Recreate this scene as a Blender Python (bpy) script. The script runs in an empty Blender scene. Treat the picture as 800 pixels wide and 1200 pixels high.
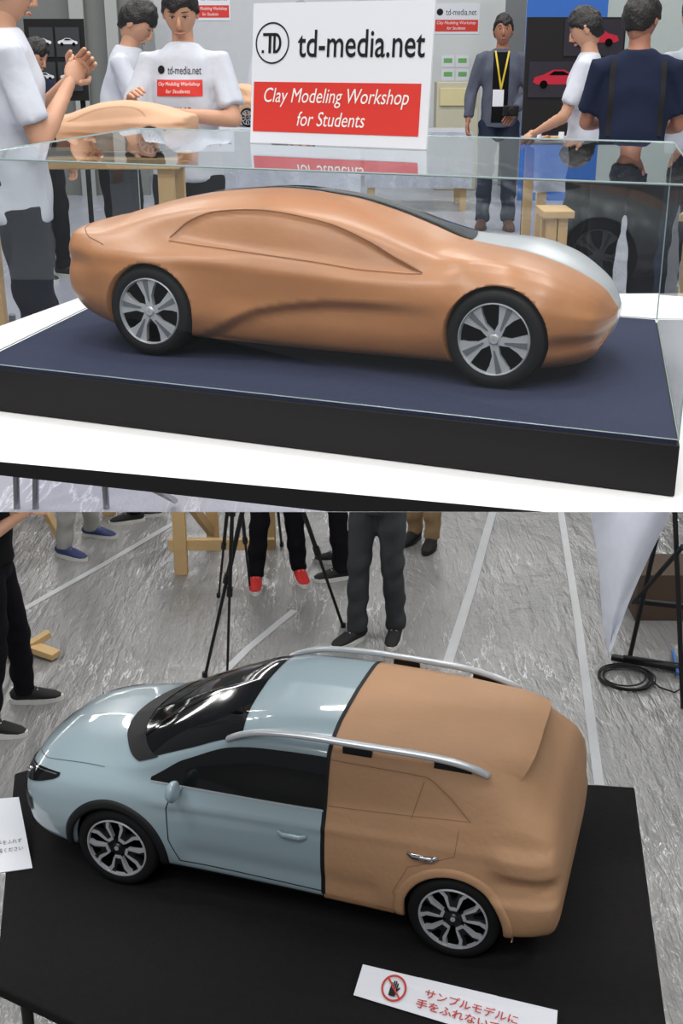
import bpy, bmesh, math, random, bisect
from math import sin, cos, tan, radians, pi, atan2, sqrt, exp
from mathutils import Vector, Matrix
from mathutils.bvhtree import BVHTree
random.seed(3)
scene = bpy.context.scene
try:
    scene.view_settings.view_transform = 'Standard'
    scene.view_settings.look = 'None'
except Exception:
    pass

# ------------------------------------------------------------------ survey helpers (metres)
HC = 3.4; PT = radians(21.0); FL = 1400.0
S_, C_ = sin(PT), cos(PT)
def on(u, v, z):
    k = (v-600)/FL; h = HC-z
    Y = h*(C_-k*S_)/(k*C_+S_); zc = Y*C_+h*S_
    return Vector(((u-400)/FL*zc, Y, z))
def at(u, v, Y):
    k = (v-600)/FL
    h = Y*(k*C_+S_)/(C_-k*S_); zc = Y*C_+h*S_
    return Vector(((u-400)/FL*zc, Y, HC-h))

# ------------------------------------------------------------------ materials
def sr(r, g, b):
    def f(c):
        c /= 255.0
        return c/12.92 if c <= .04045 else ((c+.055)/1.055)**2.4
    return (f(r), f(g), f(b))
MATS = {}
def mat(name, rgb, rough=.5, metal=0., var=.05, vs=12., bump=0., bs=80., coat=0., spec=.5, emit=0., detail=4., crough=.04):
    if name in MATS: return MATS[name]
    m = bpy.data.materials.new(name); m.use_nodes = True
    nt = m.node_tree; N = nt.nodes; L = nt.links
    p = N['Principled BSDF']
    col = sr(*rgb)
    tc = N.new('ShaderNodeTexCoord')
    nz = N.new('ShaderNodeTexNoise'); nz.inputs['Scale'].default_value = vs; nz.inputs['Detail'].default_value = detail
    L.new(tc.outputs['Object'], nz.inputs['Vector'])
    mx = N.new('ShaderNodeMix'); mx.data_type = 'RGBA'
    mx.inputs[6].default_value = tuple(min(1, c*(1-var)) for c in col)+(1,)
    mx.inputs[7].default_value = tuple(min(1, c*(1+var)) for c in col)+(1,)
    L.new(nz.outputs[0], mx.inputs[0])
    L.new(mx.outputs[2], p.inputs['Base Color'])
    p.inputs['Roughness'].default_value = rough
    p.inputs['Metallic'].default_value = metal
    p.inputs['Specular IOR Level'].default_value = spec
    if coat:
        p.inputs['Coat Weight'].default_value = coat; p.inputs['Coat Roughness'].default_value = crough
    if bump:
        n2 = N.new('ShaderNodeTexNoise'); n2.inputs['Scale'].default_value = bs; n2.inputs['Detail'].default_value = 6
        L.new(tc.outputs['Object'], n2.inputs['Vector'])
        bp = N.new('ShaderNodeBump'); bp.inputs['Strength'].default_value = bump; bp.inputs['Distance'].default_value = .01
        L.new(n2.outputs[0], bp.inputs['Height']); L.new(bp.outputs[0], p.inputs['Normal'])
    MATS[name] = m
    return m

def glass_mat():
    m = bpy.data.materials.new('case_glass'); m.use_nodes = True
    nt = m.node_tree; N = nt.nodes; L = nt.links
    N.remove(N['Principled BSDF']); out = N['Material Output']
    g = N.new('ShaderNodeNewGeometry')
    d = N.new('ShaderNodeVectorMath'); d.operation = 'DOT_PRODUCT'
    L.new(g.outputs['Normal'], d.inputs[0]); L.new(g.outputs['Incoming'], d.inputs[1])
    def M(op, a, b=None):
        n = N.new('ShaderNodeMath'); n.operation = op
        for i, x in enumerate((a, b)):
            if x is None: continue
            if isinstance(x, (int, float)): n.inputs[i].default_value = x
            else: L.new(x, n.inputs[i])
        return n.outputs[0]
    a = M('ABSOLUTE', d.outputs['Value'])
    f = M('ADD', M('MULTIPLY', M('POWER', M('SUBTRACT', 1., a), 5.), .9), .065)
    t = N.new('ShaderNodeBsdfTransparent'); t.inputs[0].default_value = (.96, .975, .97, 1)
    gl = N.new('ShaderNodeBsdfGlossy'); gl.inputs['Roughness'].default_value = .01
    gl.inputs[0].default_value = (.92, .96, .97, 1)
    mx = N.new('ShaderNodeMixShader')
    L.new(f, mx.inputs[0]); L.new(t.outputs[0], mx.inputs[1]); L.new(gl.outputs[0], mx.inputs[2])
    L.new(mx.outputs[0], out.inputs[0])
    return m

def plastic_floor(name, rgb, rgb2, scale, rough=.2, bump=.6, thr=.02, m0=.42, m1=.62, dist=.05):
    """matte floor under a crinkled clear plastic sheet"""
    m = bpy.data.materials.new(name); m.use_nodes = True
    nt = m.node_tree; N = nt.nodes; L = nt.links; p = N['Principled BSDF']
    tc = N.new('ShaderNodeTexCoord')
    def mapped(rot, sx, sy):
        mp = N.new('ShaderNodeMapping'); mp.inputs['Scale'].default_value = (sx, sy, 1)
        mp.inputs['Rotation'].default_value = (0, 0, rot)
        L.new(tc.outputs['Object'], mp.inputs[0]); return mp
    mpa = mapped(.5, 1, .5); mpb = mapped(-.7, 1.5, .22)
    def ridged(mp, sc, dist_, det=7):
        n1 = N.new('ShaderNodeTexNoise'); n1.inputs['Scale'].default_value = sc; n1.inputs['Detail'].default_value = det
        n1.inputs['Distortion'].default_value = dist_; n1.inputs['Roughness'].default_value = .60
        L.new(mp.outputs[0], n1.inputs['Vector'])
        rg = N.new('ShaderNodeMath'); rg.operation = 'SUBTRACT'; rg.inputs[1].default_value = .5
        L.new(n1.outputs[0], rg.inputs[0])
        ab = N.new('ShaderNodeMath'); ab.operation = 'ABSOLUTE'; L.new(rg.outputs[0], ab.inputs[0]); return ab
    a1 = ridged(mpa, scale, .4); a2 = ridged(mpb, scale*2.6, .1, 5)
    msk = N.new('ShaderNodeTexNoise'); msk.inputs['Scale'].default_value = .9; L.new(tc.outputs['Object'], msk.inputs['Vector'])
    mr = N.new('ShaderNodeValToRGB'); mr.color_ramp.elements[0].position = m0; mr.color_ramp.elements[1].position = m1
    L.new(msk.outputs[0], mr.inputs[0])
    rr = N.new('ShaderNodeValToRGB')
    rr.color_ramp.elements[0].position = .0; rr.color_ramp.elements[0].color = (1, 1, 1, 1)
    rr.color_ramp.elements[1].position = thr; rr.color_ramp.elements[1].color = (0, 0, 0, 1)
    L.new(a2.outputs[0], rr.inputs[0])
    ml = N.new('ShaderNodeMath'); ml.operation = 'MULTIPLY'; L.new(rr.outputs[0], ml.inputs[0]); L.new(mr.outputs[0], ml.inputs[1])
    mx = N.new('ShaderNodeMix'); mx.data_type = 'RGBA'; mx.inputs[6].default_value = sr(*rgb)+(1,); mx.inputs[7].default_value = sr(*rgb2)+(1,)  # thin pale streaks put the sheet's glints into the base colour
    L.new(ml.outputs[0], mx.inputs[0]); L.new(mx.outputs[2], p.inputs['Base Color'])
    sm = N.new('ShaderNodeMath'); sm.operation = 'ADD'; L.new(a1.outputs[0], sm.inputs[0])
    s2 = N.new('ShaderNodeMath'); s2.operation = 'MULTIPLY'; s2.inputs[1].default_value = .5; L.new(a2.outputs[0], s2.inputs[0]); L.new(s2.outputs[0], sm.inputs[1])
    bp = N.new('ShaderNodeBump'); bp.inputs['Strength'].default_value = bump; bp.inputs['Distance'].default_value = dist
    L.new(sm.outputs[0], bp.inputs['Height']); L.new(bp.outputs[0], p.inputs['Normal'])
    p.inputs['Roughness'].default_value = rough; p.inputs['Specular IOR Level'].default_value = 1.
    return m

# ------------------------------------------------------------------ object helpers
PM = {}
def link(o): scene.collection.objects.link(o); return o
def thing(name, label, cat, loc=(0, 0, 0), rot=0., group=None):
    e = bpy.data.objects.new(name, None); link(e)
    e.empty_display_size = .1
    e.location = loc; e.rotation_euler = (0, 0, rot)
    e['label'] = label; e['category'] = cat
    if group: e['group'] = group
    PM[e.name] = Matrix.Translation(Vector(loc)) @ Matrix.Rotation(rot, 4, 'Z')
    return e
def tag(o, label, cat, group=None):
    o['label'] = label; o['category'] = cat
    if group: o['group'] = group
    return o

class B:
    def __init__(s): s.v = []; s.f = []; s.m = []
    def add(s, vs, fs, m=0):
        o = len(s.v); s.v += [Vector(v) for v in vs]
        s.f += [tuple(i+o for i in f) for f in fs]; s.m += [m]*len(fs); return s
    def box(s, c, d, R=None, m=0):
        c = Vector(c); vs = []
        for x in (-.5, .5):
            for y in (-.5, .5):
                for z in (-.5, .5):
                    p = Vector((x*d[0], y*d[1], z*d[2]))
                    if R is not None: p = R @ p
                    vs.append(c+p)
        return s.add(vs, [(0, 1, 3, 2), (4, 6, 7, 5), (0, 4, 5, 1), (2, 3, 7, 6), (0, 2, 6, 4), (1, 5, 7, 3)], m)
    def prism(s, poly, vec, m=0, m2=None):
        vec = Vector(vec); n = len(poly)
        a = [Vector(p) for p in poly]; b = [p+vec for p in a]
        s.add(a+b, [tuple(range(n))], m); o = len(s.v)-2*n
        fs = [tuple(o+n+i for i in reversed(range(n)))]+[(o+i, o+(i+1) % n, o+n+(i+1) % n, o+n+i) for i in range(n)]
        s.f += fs; s.m += [m if m2 is None else m2]*len(fs); return s
    def tube(s, pts, rad, n=12, side=None, m=0, rnd=False):
        pts = [Vector(p) for p in pts]
        rad = [(r, r) if not isinstance(r, (tuple, list)) else r for r in rad]
        if rnd:
            t0 = (pts[1]-pts[0]).normalized(); t1 = (pts[-1]-pts[-2]).normalized()
            r0, r1 = rad[0], rad[-1]; a0 = min(r0); a1 = min(r1)
            pts = [pts[0]-t0*a0*.97, pts[0]-t0*a0*.8, pts[0]-t0*a0*.45]+pts+[pts[-1]+t1*a1*.45, pts[-1]+t1*a1*.8, pts[-1]+t1*a1*.97]
            q = lambda r, k: (r[0]*k, r[1]*k)
            rad = [q(r0, .25), q(r0, .6), q(r0, .89)]+rad+[q(r1, .89), q(r1, .6), q(r1, .25)]
        rings = []; N_ = len(pts)
        prev = None
        for i, p in enumerate(pts):
            t = (pts[min(i+1, N_-1)]-pts[max(i-1, 0)])
            t = t.normalized() if t.length > 1e-9 else Vector((0, 0, 1))
            sd = Vector(side) if side is not None else (prev if prev is not None else (Vector((1, 0, 0)) if abs(t.x) < .8 else Vector((0, 1, 0))))
            sd = sd-t*sd.dot(t)
            if sd.length < 1e-6: sd = t.orthogonal()
            sd.normalize(); w = t.cross(sd); prev = sd
            rings.append([p+sd*cos(2*pi*j/n)*rad[i][0]+w*sin(2*pi*j/n)*rad[i][1] for j in range(n)])
        vs = [p for r in rings for p in r]
        fs = [(i*n+j, i*n+(j+1) % n, (i+1)*n+(j+1) % n, (i+1)*n+j) for i in range(N_-1) for j in range(n)]
        fs += [tuple(reversed(range(n))), tuple((N_-1)*n+j for j in range(n))]
        return s.add(vs, fs, m)
    def ell(s, c, r, R=None, fn=None, nu=20, nv=12, m=0):
        c = Vector(c); vs = []
        if not isinstance(r, (tuple, list)): r = (r, r, r)
        for i in range(nv+1):
            ph = -pi/2+pi*(i+.0)/nv
            ph = max(-pi/2+.02, min(pi/2-.02, ph))
            for j in range(nu):
                th = 2*pi*j/nu
                p = Vector((cos(ph)*cos(th), cos(ph)*sin(th), sin(ph)))
                if fn: p = fn(p)
                p = Vector((p.x*r[0], p.y*r[1], p.z*r[2]))
                if R is not None: p = R @ p
                vs.append(c+p)
        fs = [(i*nu+j, i*nu+(j+1) % nu, (i+1)*nu+(j+1) % nu, (i+1)*nu+j) for i in range(nv) for j in range(nu)]
        fs += [tuple(reversed(range(nu))), tuple(nv*nu+j for j in range(nu))]
        return s.add(vs, fs, m)
    def rev(s, prof, c=(0, 0, 0), n=48, m=0, closed=True):
        c = Vector(c); k = len(prof)
        vs = [c+Vector((r*cos(2*pi*j/n), y, r*sin(2*pi*j/n))) for r, y in prof for j in range(n)]
        rg = range(k) if closed else range(k-1)
        fs = [(i*n+j, i*n+(j+1) % n, ((i+1) % k)*n+(j+1) % n, ((i+1) % k)*n+j) for i in rg for j in range(n)]
        return s.add(vs, fs, m)
    def grid(s, fn, na, nb, m=0):
        vs = [fn(i/na, j/nb) for i in range(na+1) for j in range(nb+1)]
        fs = [(i*(nb+1)+j, (i+1)*(nb+1)+j, (i+1)*(nb+1)+j+1, i*(nb+1)+j+1) for i in range(na) for j in range(nb)]
        return s.add(vs, fs, m)
    def strip(s, pts, w, nrm, m=0):
        pts = [Vector(p) for p in pts]; vs = []
        for i, p in enumerate(pts):
            t = (pts[min(i+1, len(pts)-1)]-pts[max(i-1, 0)]).normalized()
            nn = nrm[i] if isinstance(nrm, list) else Vector(nrm)
            sd = t.cross(nn).normalized()*w/2
            vs += [p+sd, p-sd]
        return s.add(vs, [(2*i, 2*i+1, 2*i+3, 2*i+2) for i in range(len(pts)-1)], m)
    def mesh(s, name):
        me = bpy.data.meshes.new(name)
        me.from_pydata([tuple(v) for v in s.v], [], s.f); me.update()
        for p, mi in zip(me.polygons, s.m): p.material_index = mi
        return me
    def obj(s, name, mats, parent=None, world=False, smooth=True, ang=35, bevel=0., recalc=True, label=None, seg=2):
        me = s.mesh(name)
        return finish(me, name, mats, parent, world, smooth, ang, bevel, recalc, label, seg)

def finish(me, name, mats, parent=None, world=False, smooth=True, ang=35, bevel=0., recalc=True, label=None, seg=2):
    if not isinstance(mats, (list, tuple)): mats = [mats]
    if recalc:
        bm = bmesh.new(); bm.from_mesh(me); bmesh.ops.recalc_face_normals(bm, faces=bm.faces); bm.to_mesh(me); bm.free()
    if parent is not None and world:
        me.transform(PM[parent.name].inverted())
    idx = [min(p.material_index, len(mats)-1) for p in me.polygons]
    me.materials.clear()
    for m in mats: me.materials.append(m)
    me.polygons.foreach_set('material_index', idx)
    for p in me.polygons: p.use_smooth = smooth
    if smooth and ang < 179:
        try: me.set_sharp_from_angle(angle=radians(ang))
        except Exception: pass
    me.update()
    o = bpy.data.objects.new(name, me); link(o)
    if parent is not None: o.parent = parent
    if label: o['label'] = label
    if bevel:
        bv = o.modifiers.new('bevel', 'BEVEL'); bv.width = bevel; bv.segments = seg; bv.limit_method = 'ANGLE'
    return o

def evaluate(me, mods, extra=None):
    o = bpy.data.objects.new('tmp', me); link(o)
    for typ, kw in mods:
        md = o.modifiers.new('m', typ)
        for k, v in kw.items(): setattr(md, k, v)
    bpy.context.view_layer.update()
    dg = bpy.context.evaluated_depsgraph_get()
    r = bpy.data.meshes.new_from_object(o.evaluated_get(dg))
    bpy.data.objects.remove(o)
    return r
def fuse(b, voxel=.012, it=3):
    return evaluate(b.mesh('t'), [('REMESH', dict(mode='VOXEL', voxel_size=voxel)), ('SMOOTH', dict(factor=.5, iterations=it))])
def join_mesh(me, b):
    o = len(me.vertices)
    vs = [tuple(v.co) for v in me.vertices]+[tuple(v) for v in b.v]
    fs = [tuple(p.vertices) for p in me.polygons]+[tuple(i+o for i in f) for f in b.f]
    n = bpy.data.meshes.new('j'); n.from_pydata(vs, [], fs); n.update(); return n

def text(s, c, xd, up, w, h, material, parent, world=True, shear=0., bold=0., name='lettering', proj=None, off=.0008):
    cu = bpy.data.curves.new('t', 'FONT'); cu.body = s; cu.size = 1.; cu.shear = shear; cu.offset = bold
    cu.resolution_u = 4
    o = bpy.data.objects.new('t', cu); link(o)
    bpy.context.view_layer.update()
    dg = bpy.context.evaluated_depsgraph_get()
    me = bpy.data.meshes.new_from_object(o.evaluated_get(dg))
    bpy.data.objects.remove(o)
    xs = [v.co.x for v in me.vertices]; ys = [v.co.y for v in me.vertices]
    if not xs: return None
    x0, x1, y0, y1 = min(xs), max(xs), min(ys), max(ys)
    xd = Vector(xd).normalized(); up = Vector(up).normalized(); n = xd.cross(up); c = Vector(c)
    for v in me.vertices:
        a = (v.co.x-(x0+x1)/2)/(x1-x0)*w; b_ = (v.co.y-(y0+y1)/2)/(y1-y0)*h
        p = c+xd*a+up*b_+n*off
        if proj: p = proj(p)
        v.co = p
    for p in me.polygons: p.material_index = 0
    return finish(me, name, material, parent, world, smooth=False, recalc=False)

# ------------------------------------------------------------------ shared materials
M_white = mat('white_laminate', (224, 224, 224), .5, var=.02)
M_black = mat('black_board', (24, 22, 23), .65, bump=.05, spec=.3)
M_rubber = mat('tyre_rubber', (18, 18, 19), .75, bump=.1, bs=200, spec=.3)
M_clay1 = mat('modelling_clay', (172, 116, 74), .42, var=.18, vs=7, bump=.12, bs=30, spec=.5, coat=.35, crough=.28)
M_clay2 = mat('modelling_clay_matte', (182, 142, 108), .6, var=.07, vs=9, bump=.18, bs=60, spec=.3)
M_clayline = mat('clay_scribe_edge_shade', (116, 72, 46), .8)
M_clayline2 = mat('clay_scribe_line_pale', (142, 106, 78), .8)
M_clay3 = mat('modelling_clay_pale', (200, 158, 126), .6, var=.08)
M_silver = mat('silver_paint', (190, 194, 198), .3, metal=.3, var=.02, coat=.5)
M_alloy = mat('alloy_wheel', (190, 193, 198), .35, metal=.25, var=.02)
M_alloyb = mat('alloy_blade', (120, 123, 128), .35, metal=.3)
M_alloyk = mat('black_alloy', (26, 27, 29), .35, var=.05)
M_chrome = mat('chrome', (210, 212, 215), .12, metal=1., var=.02)
M_dark = mat('dark_cavity', (6, 6, 7), .95, spec=.1)
M_blue = mat('pale_blue_paint', (152, 172, 180), .28, var=.015, coat=.9, spec=.5)
M_bglass = mat('tinted_window', (9, 10, 12), .06, var=.02)
M_trim = mat('black_plastic_trim', (26, 27, 29), .6, spec=.3)
M_navy = mat('navy_felt', (56, 60, 82), .95, var=.3, vs=300, bump=.5, bs=500, spec=.1)
M_cloth = mat('black_cloth', (30, 29, 30), .95, var=.2, vs=40, bump=.3, bs=120, spec=.1)
M_red = mat('red_print', (214, 52, 42), .5, var=.01)
M_ink = mat('black_ink', (30, 30, 32), .6, var=.01, spec=.2)
M_wht = mat('white_print', (240, 240, 238), .5, var=.01)
M_card = mat('white_card', (226, 229, 236), .5, var=.01)
M_skin = mat('skin', (198, 150, 122), .5, var=.05)
M_skin2 = mat('skin_tan', (164, 112, 88), .5, var=.05)
M_hair = mat('black_hair', (22, 19, 18), .5, var=.3, vs=60, bump=.6, bs=90)
M_hairg = mat('grey_hair', (120, 118, 116), .6, var=.3, vs=60, bump=.6, bs=90)
M_tee = mat('white_tee', (198, 202, 212), .9, var=.06, bump=.8, bs=9, spec=.1)
M_teeg = mat('grey_tee', (160, 166, 176), .9, var=.05, bump=.6, bs=9, spec=.1)
M_navyt = mat('navy_shirt', (36, 42, 62), .9, var=.1, bump=.5, bs=9, spec=.1)
M_blkt = mat('black_trousers', (20, 20, 24), .9, var=.15, bump=.6, bs=10, spec=.1)
M_gryt = mat('charcoal_trousers', (60, 62, 64), .9, var=.1, bump=.8, bs=9, spec=.1)
M_jean = mat('dark_jeans', (44, 52, 68), .9, var=.15, bump=.4, bs=10, spec=.1)
M_khaki = mat('khaki_trousers', (142, 118, 88), .9, var=.08, bump=.4, bs=9, spec=.1)
M_lgrey = mat('light_grey_trousers', (150, 150, 146), .9, var=.08, bump=.4, bs=9, spec=.1)
M_jacket = mat('grey_blue_jacket', (88, 92, 106), .9, var=.25, vs=90, bump=.3, bs=12, spec=.1)
M_blacktee = mat('black_tee', (20, 20, 22), .9, spec=.1)
M_sole = mat('white_sole', (205, 205, 200), .6)
M_soleb = mat('black_sole', (18, 18, 18), .6)
M_shoeb = mat('black_canvas_shoe', (22, 22, 24), .8)
M_shoer = mat('red_shoe', (196, 40, 38), .6)
M_shoebl = mat('blue_shoe', (48, 58, 104), .6)
M_shoebr = mat('brown_shoe', (84, 56, 40), .5)
M_wood = mat('raw_pine', (196, 164, 116), .7, var=.15, vs=8, bump=.1)
M_steel = mat('steel_tube', (150, 152, 156), .3, metal=.9)
M_edge = mat('glass_edge', (140, 158, 158), .2, var=.03)
M_glass = glass_mat()

# ------------------------------------------------------------------ interpolation
def pchip(xs, ys):
    xs = [float(x) for x in xs]; ys = [float(y) for y in ys]; n = len(xs)
    h = [xs[i+1]-xs[i] for i in range(n-1)]; d = [(ys[i+1]-ys[i])/h[i] for i in range(n-1)]; m = [0.]*n
    for i in range(1, n-1):
        if d[i-1]*d[i] > 0:
            w1 = 2*h[i]+h[i-1]; w2 = h[i]+2*h[i-1]
            m[i] = (w1+w2)/(w1/d[i-1]+w2/d[i])
    m[0] = d[0]; m[-1] = d[-1]
    def f(x):
        x = min(max(x, xs[0]), xs[-1])
        i = min(max(bisect.bisect_left(xs, x)-1, 0), n-2)
        t = (x-xs[i])/h[i]
        return (2*t**3-3*t**2+1)*ys[i]+(t**3-2*t**2+t)*h[i]*m[i]+(-2*t**3+3*t**2)*ys[i+1]+(t**3-t**2)*h[i]*m[i+1]
    return f
def ss(t):
    t = min(1., max(0., t)); return t*t*(3-2*t)
def lerp(a, b, t): return a+(b-a)*t

class Surf:
    """body surface lofted through longitudinal rails; rail 0 = floor centre, last rail = roof centre"""
    def __init__(s, X, rails, disp=None):
        s.X = X; s.R = [(pchip(X, y), pchip(X, z)) for y, z in rails]; s.n = len(rails); s.disp = disp
        mid = [(r[0](0), r[1](0)) for r in s.R]
        T = [0.]
        for i in range(1, s.n):
            T.append(T[-1]+max(.02, math.hypot(mid[i][0]-mid[i-1][0], mid[i][1]-mid[i-1][1])))
        s.T = T; s.cache = {}
    def sec(s, x):
        k = round(x, 5)
        if k not in s.cache:
            s.cache[k] = (pchip(s.T, [r[0](x) for r in s.R]), pchip(s.T, [r[1](x) for r in s.R]))
        return s.cache[k]
    def pt(s, x, r):
        i = min(int(r), s.n-2); t = s.T[i]+(r-i)*(s.T[i+1]-s.T[i])
        fy, fz = s.sec(x); y, z = fy(t), fz(t)
        if s.disp: y, z = s.disp(x, y, z, r)
        return y, z
    def p(s, x, r, side=1):
        y, z = s.pt(x, r); return Vector((x, side*y, z))
    def pa(s, x, a):               # a = signed rail distance from roof centre
        return s.p(x, s.n-1-abs(a), 1 if a >= 0 else -1)
    def nrm(s, x, a):
        e = .004; e2 = .02
        x0 = min(max(x, s.X[0]+e), s.X[-1]-e)
        dx = s.pa(x0+e, a)-s.pa(x0-e, a); da = s.pa(x0, a+e2)-s.pa(x0, a-e2)
        n = dx.cross(da)
        if n.length < 1e-9: return Vector((0, 0, 1))
        n.normalize()
        c = Vector((x, 0, .15))
        if n.dot(s.pa(x, a)-c) < 0: n = -n
        return n
    def off(s, x, a, o): return s.pa(x, a)+s.nrm(x, a)*o
    def body(s, nx=150, nt=64):
        X0, X1 = s.X[0], s.X[-1]
        xs = []
        for i in range(nx+1):
            t = i/nx; t = .5-.5*cos(pi*t); t = .4*t+.6*(i/nx)
            xs.append(X0+(X1-X0)*t)
        Tm = s.T[-1]; b = B(); n = 2*nt
        rr = []
        for j in range(nt+1):
            t = Tm*j/nt; i = 0
            while i < s.n-2 and s.T[i+1] < t: i += 1
            rr.append(i+(t-s.T[i])/(s.T[i+1]-s.T[i]))
        vs = []
        for x in xs:
            hf = [s.pt(x, r) for r in rr]
            vs += [Vector((x, y, z)) for y, z in hf]+[Vector((x, -y, z)) for y, z in reversed(hf[1:-1])]
        fs = [(i*n+j, i*n+(j+1) % n, (i+1)*n+(j+1) % n, (i+1)*n+j) for i in range(nx) for j in range(n)]
        fs += [tuple(reversed(range(n))), tuple(nx*n+j for j in range(n))]
        b.add(vs, fs)
        return b

def cut_body(b, axles, R, ytyre, depth):
    me = b.mesh('body')
    bm = bmesh.new(); bm.from_mesh(me); bmesh.ops.recalc_face_normals(bm, faces=bm.faces); bm.to_mesh(me); bm.free()
    full = me.copy()
    c = B()
    for ax in axles:
        for sd in (1, -1):
            y0, y1 = sd*(ytyre+.15), sd*(ytyre-depth)
            c.tube([(ax, y0, AZ), (ax, y1, AZ)], [R, R], n=48, side=(1, 0, 0))
    cm = c.mesh('cut'); bm = bmesh.new(); bm.from_mesh(cm); bmesh.ops.recalc_face_normals(bm, faces=bm.faces); bm.to_mesh(cm); bm.free()
    co = bpy.data.objects.new('cut', cm); link(co)
    r = evaluate(me, [('BOOLEAN', dict(operation='DIFFERENCE', object=co, solver='EXACT'))])
    bpy.data.objects.remove(co)
    for p in r.polygons: p.material_index = 0
    return r, full
def half(me, co, no):
    n = me.copy(); bm = bmesh.new(); bm.from_mesh(n)
    bmesh.ops.bisect_plane(bm, geom=bm.verts[:]+bm.edges[:]+bm.faces[:], plane_co=co, plane_no=no, clear_outer=True)
    bm.to_mesh(n); bm.free(); return n
def bvh_of(me):
    return BVHTree.FromPolygons([v.co.copy() for v in me.vertices], [tuple(p.vertices) for p in me.polygons])

def wheel(parent, x, y, R, W, side, style, ph=.3):
    """axis along y, outboard face towards side*y"""
    b = B()
    o = side
    prof = [(R*.70, -W/2), (R*.93, -W/2), (R*.985, -W*.40), (R, -W*.2), (R, W*.2), (R*.985, W*.40), (R*.93, W/2), (R*.80, W*.52), (R*.75, W*.47), (R*.74, 0)]
    b.rev([(r, yy*o) for r, yy in prof], n=64)
    t = b.obj('wheel', M_rubber, parent, ang=50); t.location = (x, y, R)
    t['label'] = 'black rubber tyre'
    r = B(); RR = R*.755
    r.rev([(RR, W*.46*o), (RR*1.0, -W*.4*o), (RR*.93, -W*.4*o), (RR*.93, W*.40*o), (RR*.96, W*.50*o)], n=64, m=0)   # barrel
    r.rev([(.001, W*.02*o), (RR*.95, W*.02*o), (RR*.95, -W*.02*o), (.001, -W*.02*o)], n=48, m=1, closed=False)          # dark back
    r.rev([(RR*.925, W*.02*o), (RR*.925, W*.36*o), (RR*.90, W*.36*o), (RR*.90, W*.02*o)], n=64, m=1)
    yo = W*.42*o; th = -W*.16*o
    def poly(pts, a, m, dy=0., thk=None):
        ca, sa = cos(a), sin(a)
        r.prism([(px*ca-pz*sa, yo+dy, px*sa+pz*ca) for px, pz in pts], (0, thk if thk else th, 0), m)
    for i in range(5):
        a = 2*pi*i/5+ph
        if style == 1:
            poly([(RR*.08, -RR*.13), (RR*.10, RR*.11), (RR*.42, RR*.15), (RR*.72, RR*.34), (RR*.89, RR*.46), (RR*.985, RR*.10), (RR*.95, -RR*.27), (RR*.72, -RR*.14), (RR*.45, -RR*.06)], a, 0)
            poly([(RR*.30, -RR*.02), (RR*.30, RR*.02), (RR*.88, RR*.20), (RR*.93, RR*.04)], a, 2, dy=W*.02*o, thk=-W*.06*o)
        else:
            poly([(RR*.08, -RR*.12), (RR*.08, RR*.12), (RR*.45, RR*.13), (RR*.97, RR*.30), (RR*.97, RR*.18), (RR*.6, RR*.05), (RR*.6, -RR*.05), (RR*.97, -RR*.18), (RR*.97, -RR*.30), (RR*.45, -RR*.13)], a, 2)
            for sg in (1, -1):
                poly([(RR*.34, sg*RR*.09), (RR*.36, sg*RR*.15), (RR*.70, sg*RR*.27), (RR*.93, sg*RR*.53), (RR*.985, sg*RR*.40), (RR*.72, sg*RR*.17)], a, 0, dy=W*.04*o)
            poly([(RR*.28, -RR*.10), (RR*.28, RR*.10), (RR*.37, RR*.15), (RR*.37, -RR*.15)], a, 0, dy=W*.04*o)
    r.rev([(.001, yo+W*.05*o), (RR*.11, yo+W*.05*o), (RR*.15, yo+W*.0*o), (RR*.15, yo-W*.2*o)], n=32, m=0 if style == 1 else 2, closed=False)
    if style == 2:
        r.rev([(RR*.985, W*.49*o), (RR*.94, W*.49*o), (RR*.94, W*.44*o), (RR*.985, W*.44*o)], n=64, m=0)
        r.rev([(.001, yo+W*.07*o), (RR*.07, yo+W*.07*o), (RR*.07, yo)], n=24, m=0, closed=False)
    rim = r.obj('rim', [M_alloy, M_dark, M_alloyb] if style == 1 else [M_alloy, M_dark, M_alloyk], t, ang=30)
    rim['label'] = 'five spoke alloy rim'
    return t

def arch_liner(parent, x, y, R, side, depth):
    b = B(); n = 48
    b.rev([(R, (0)*side), (R, -depth*side), (.001, -depth*side)], n=n, closed=False)
    o = b.obj('wheel_well', M_dark, parent, recalc=False); o.location = (x, y, AZ)
    return o

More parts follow.
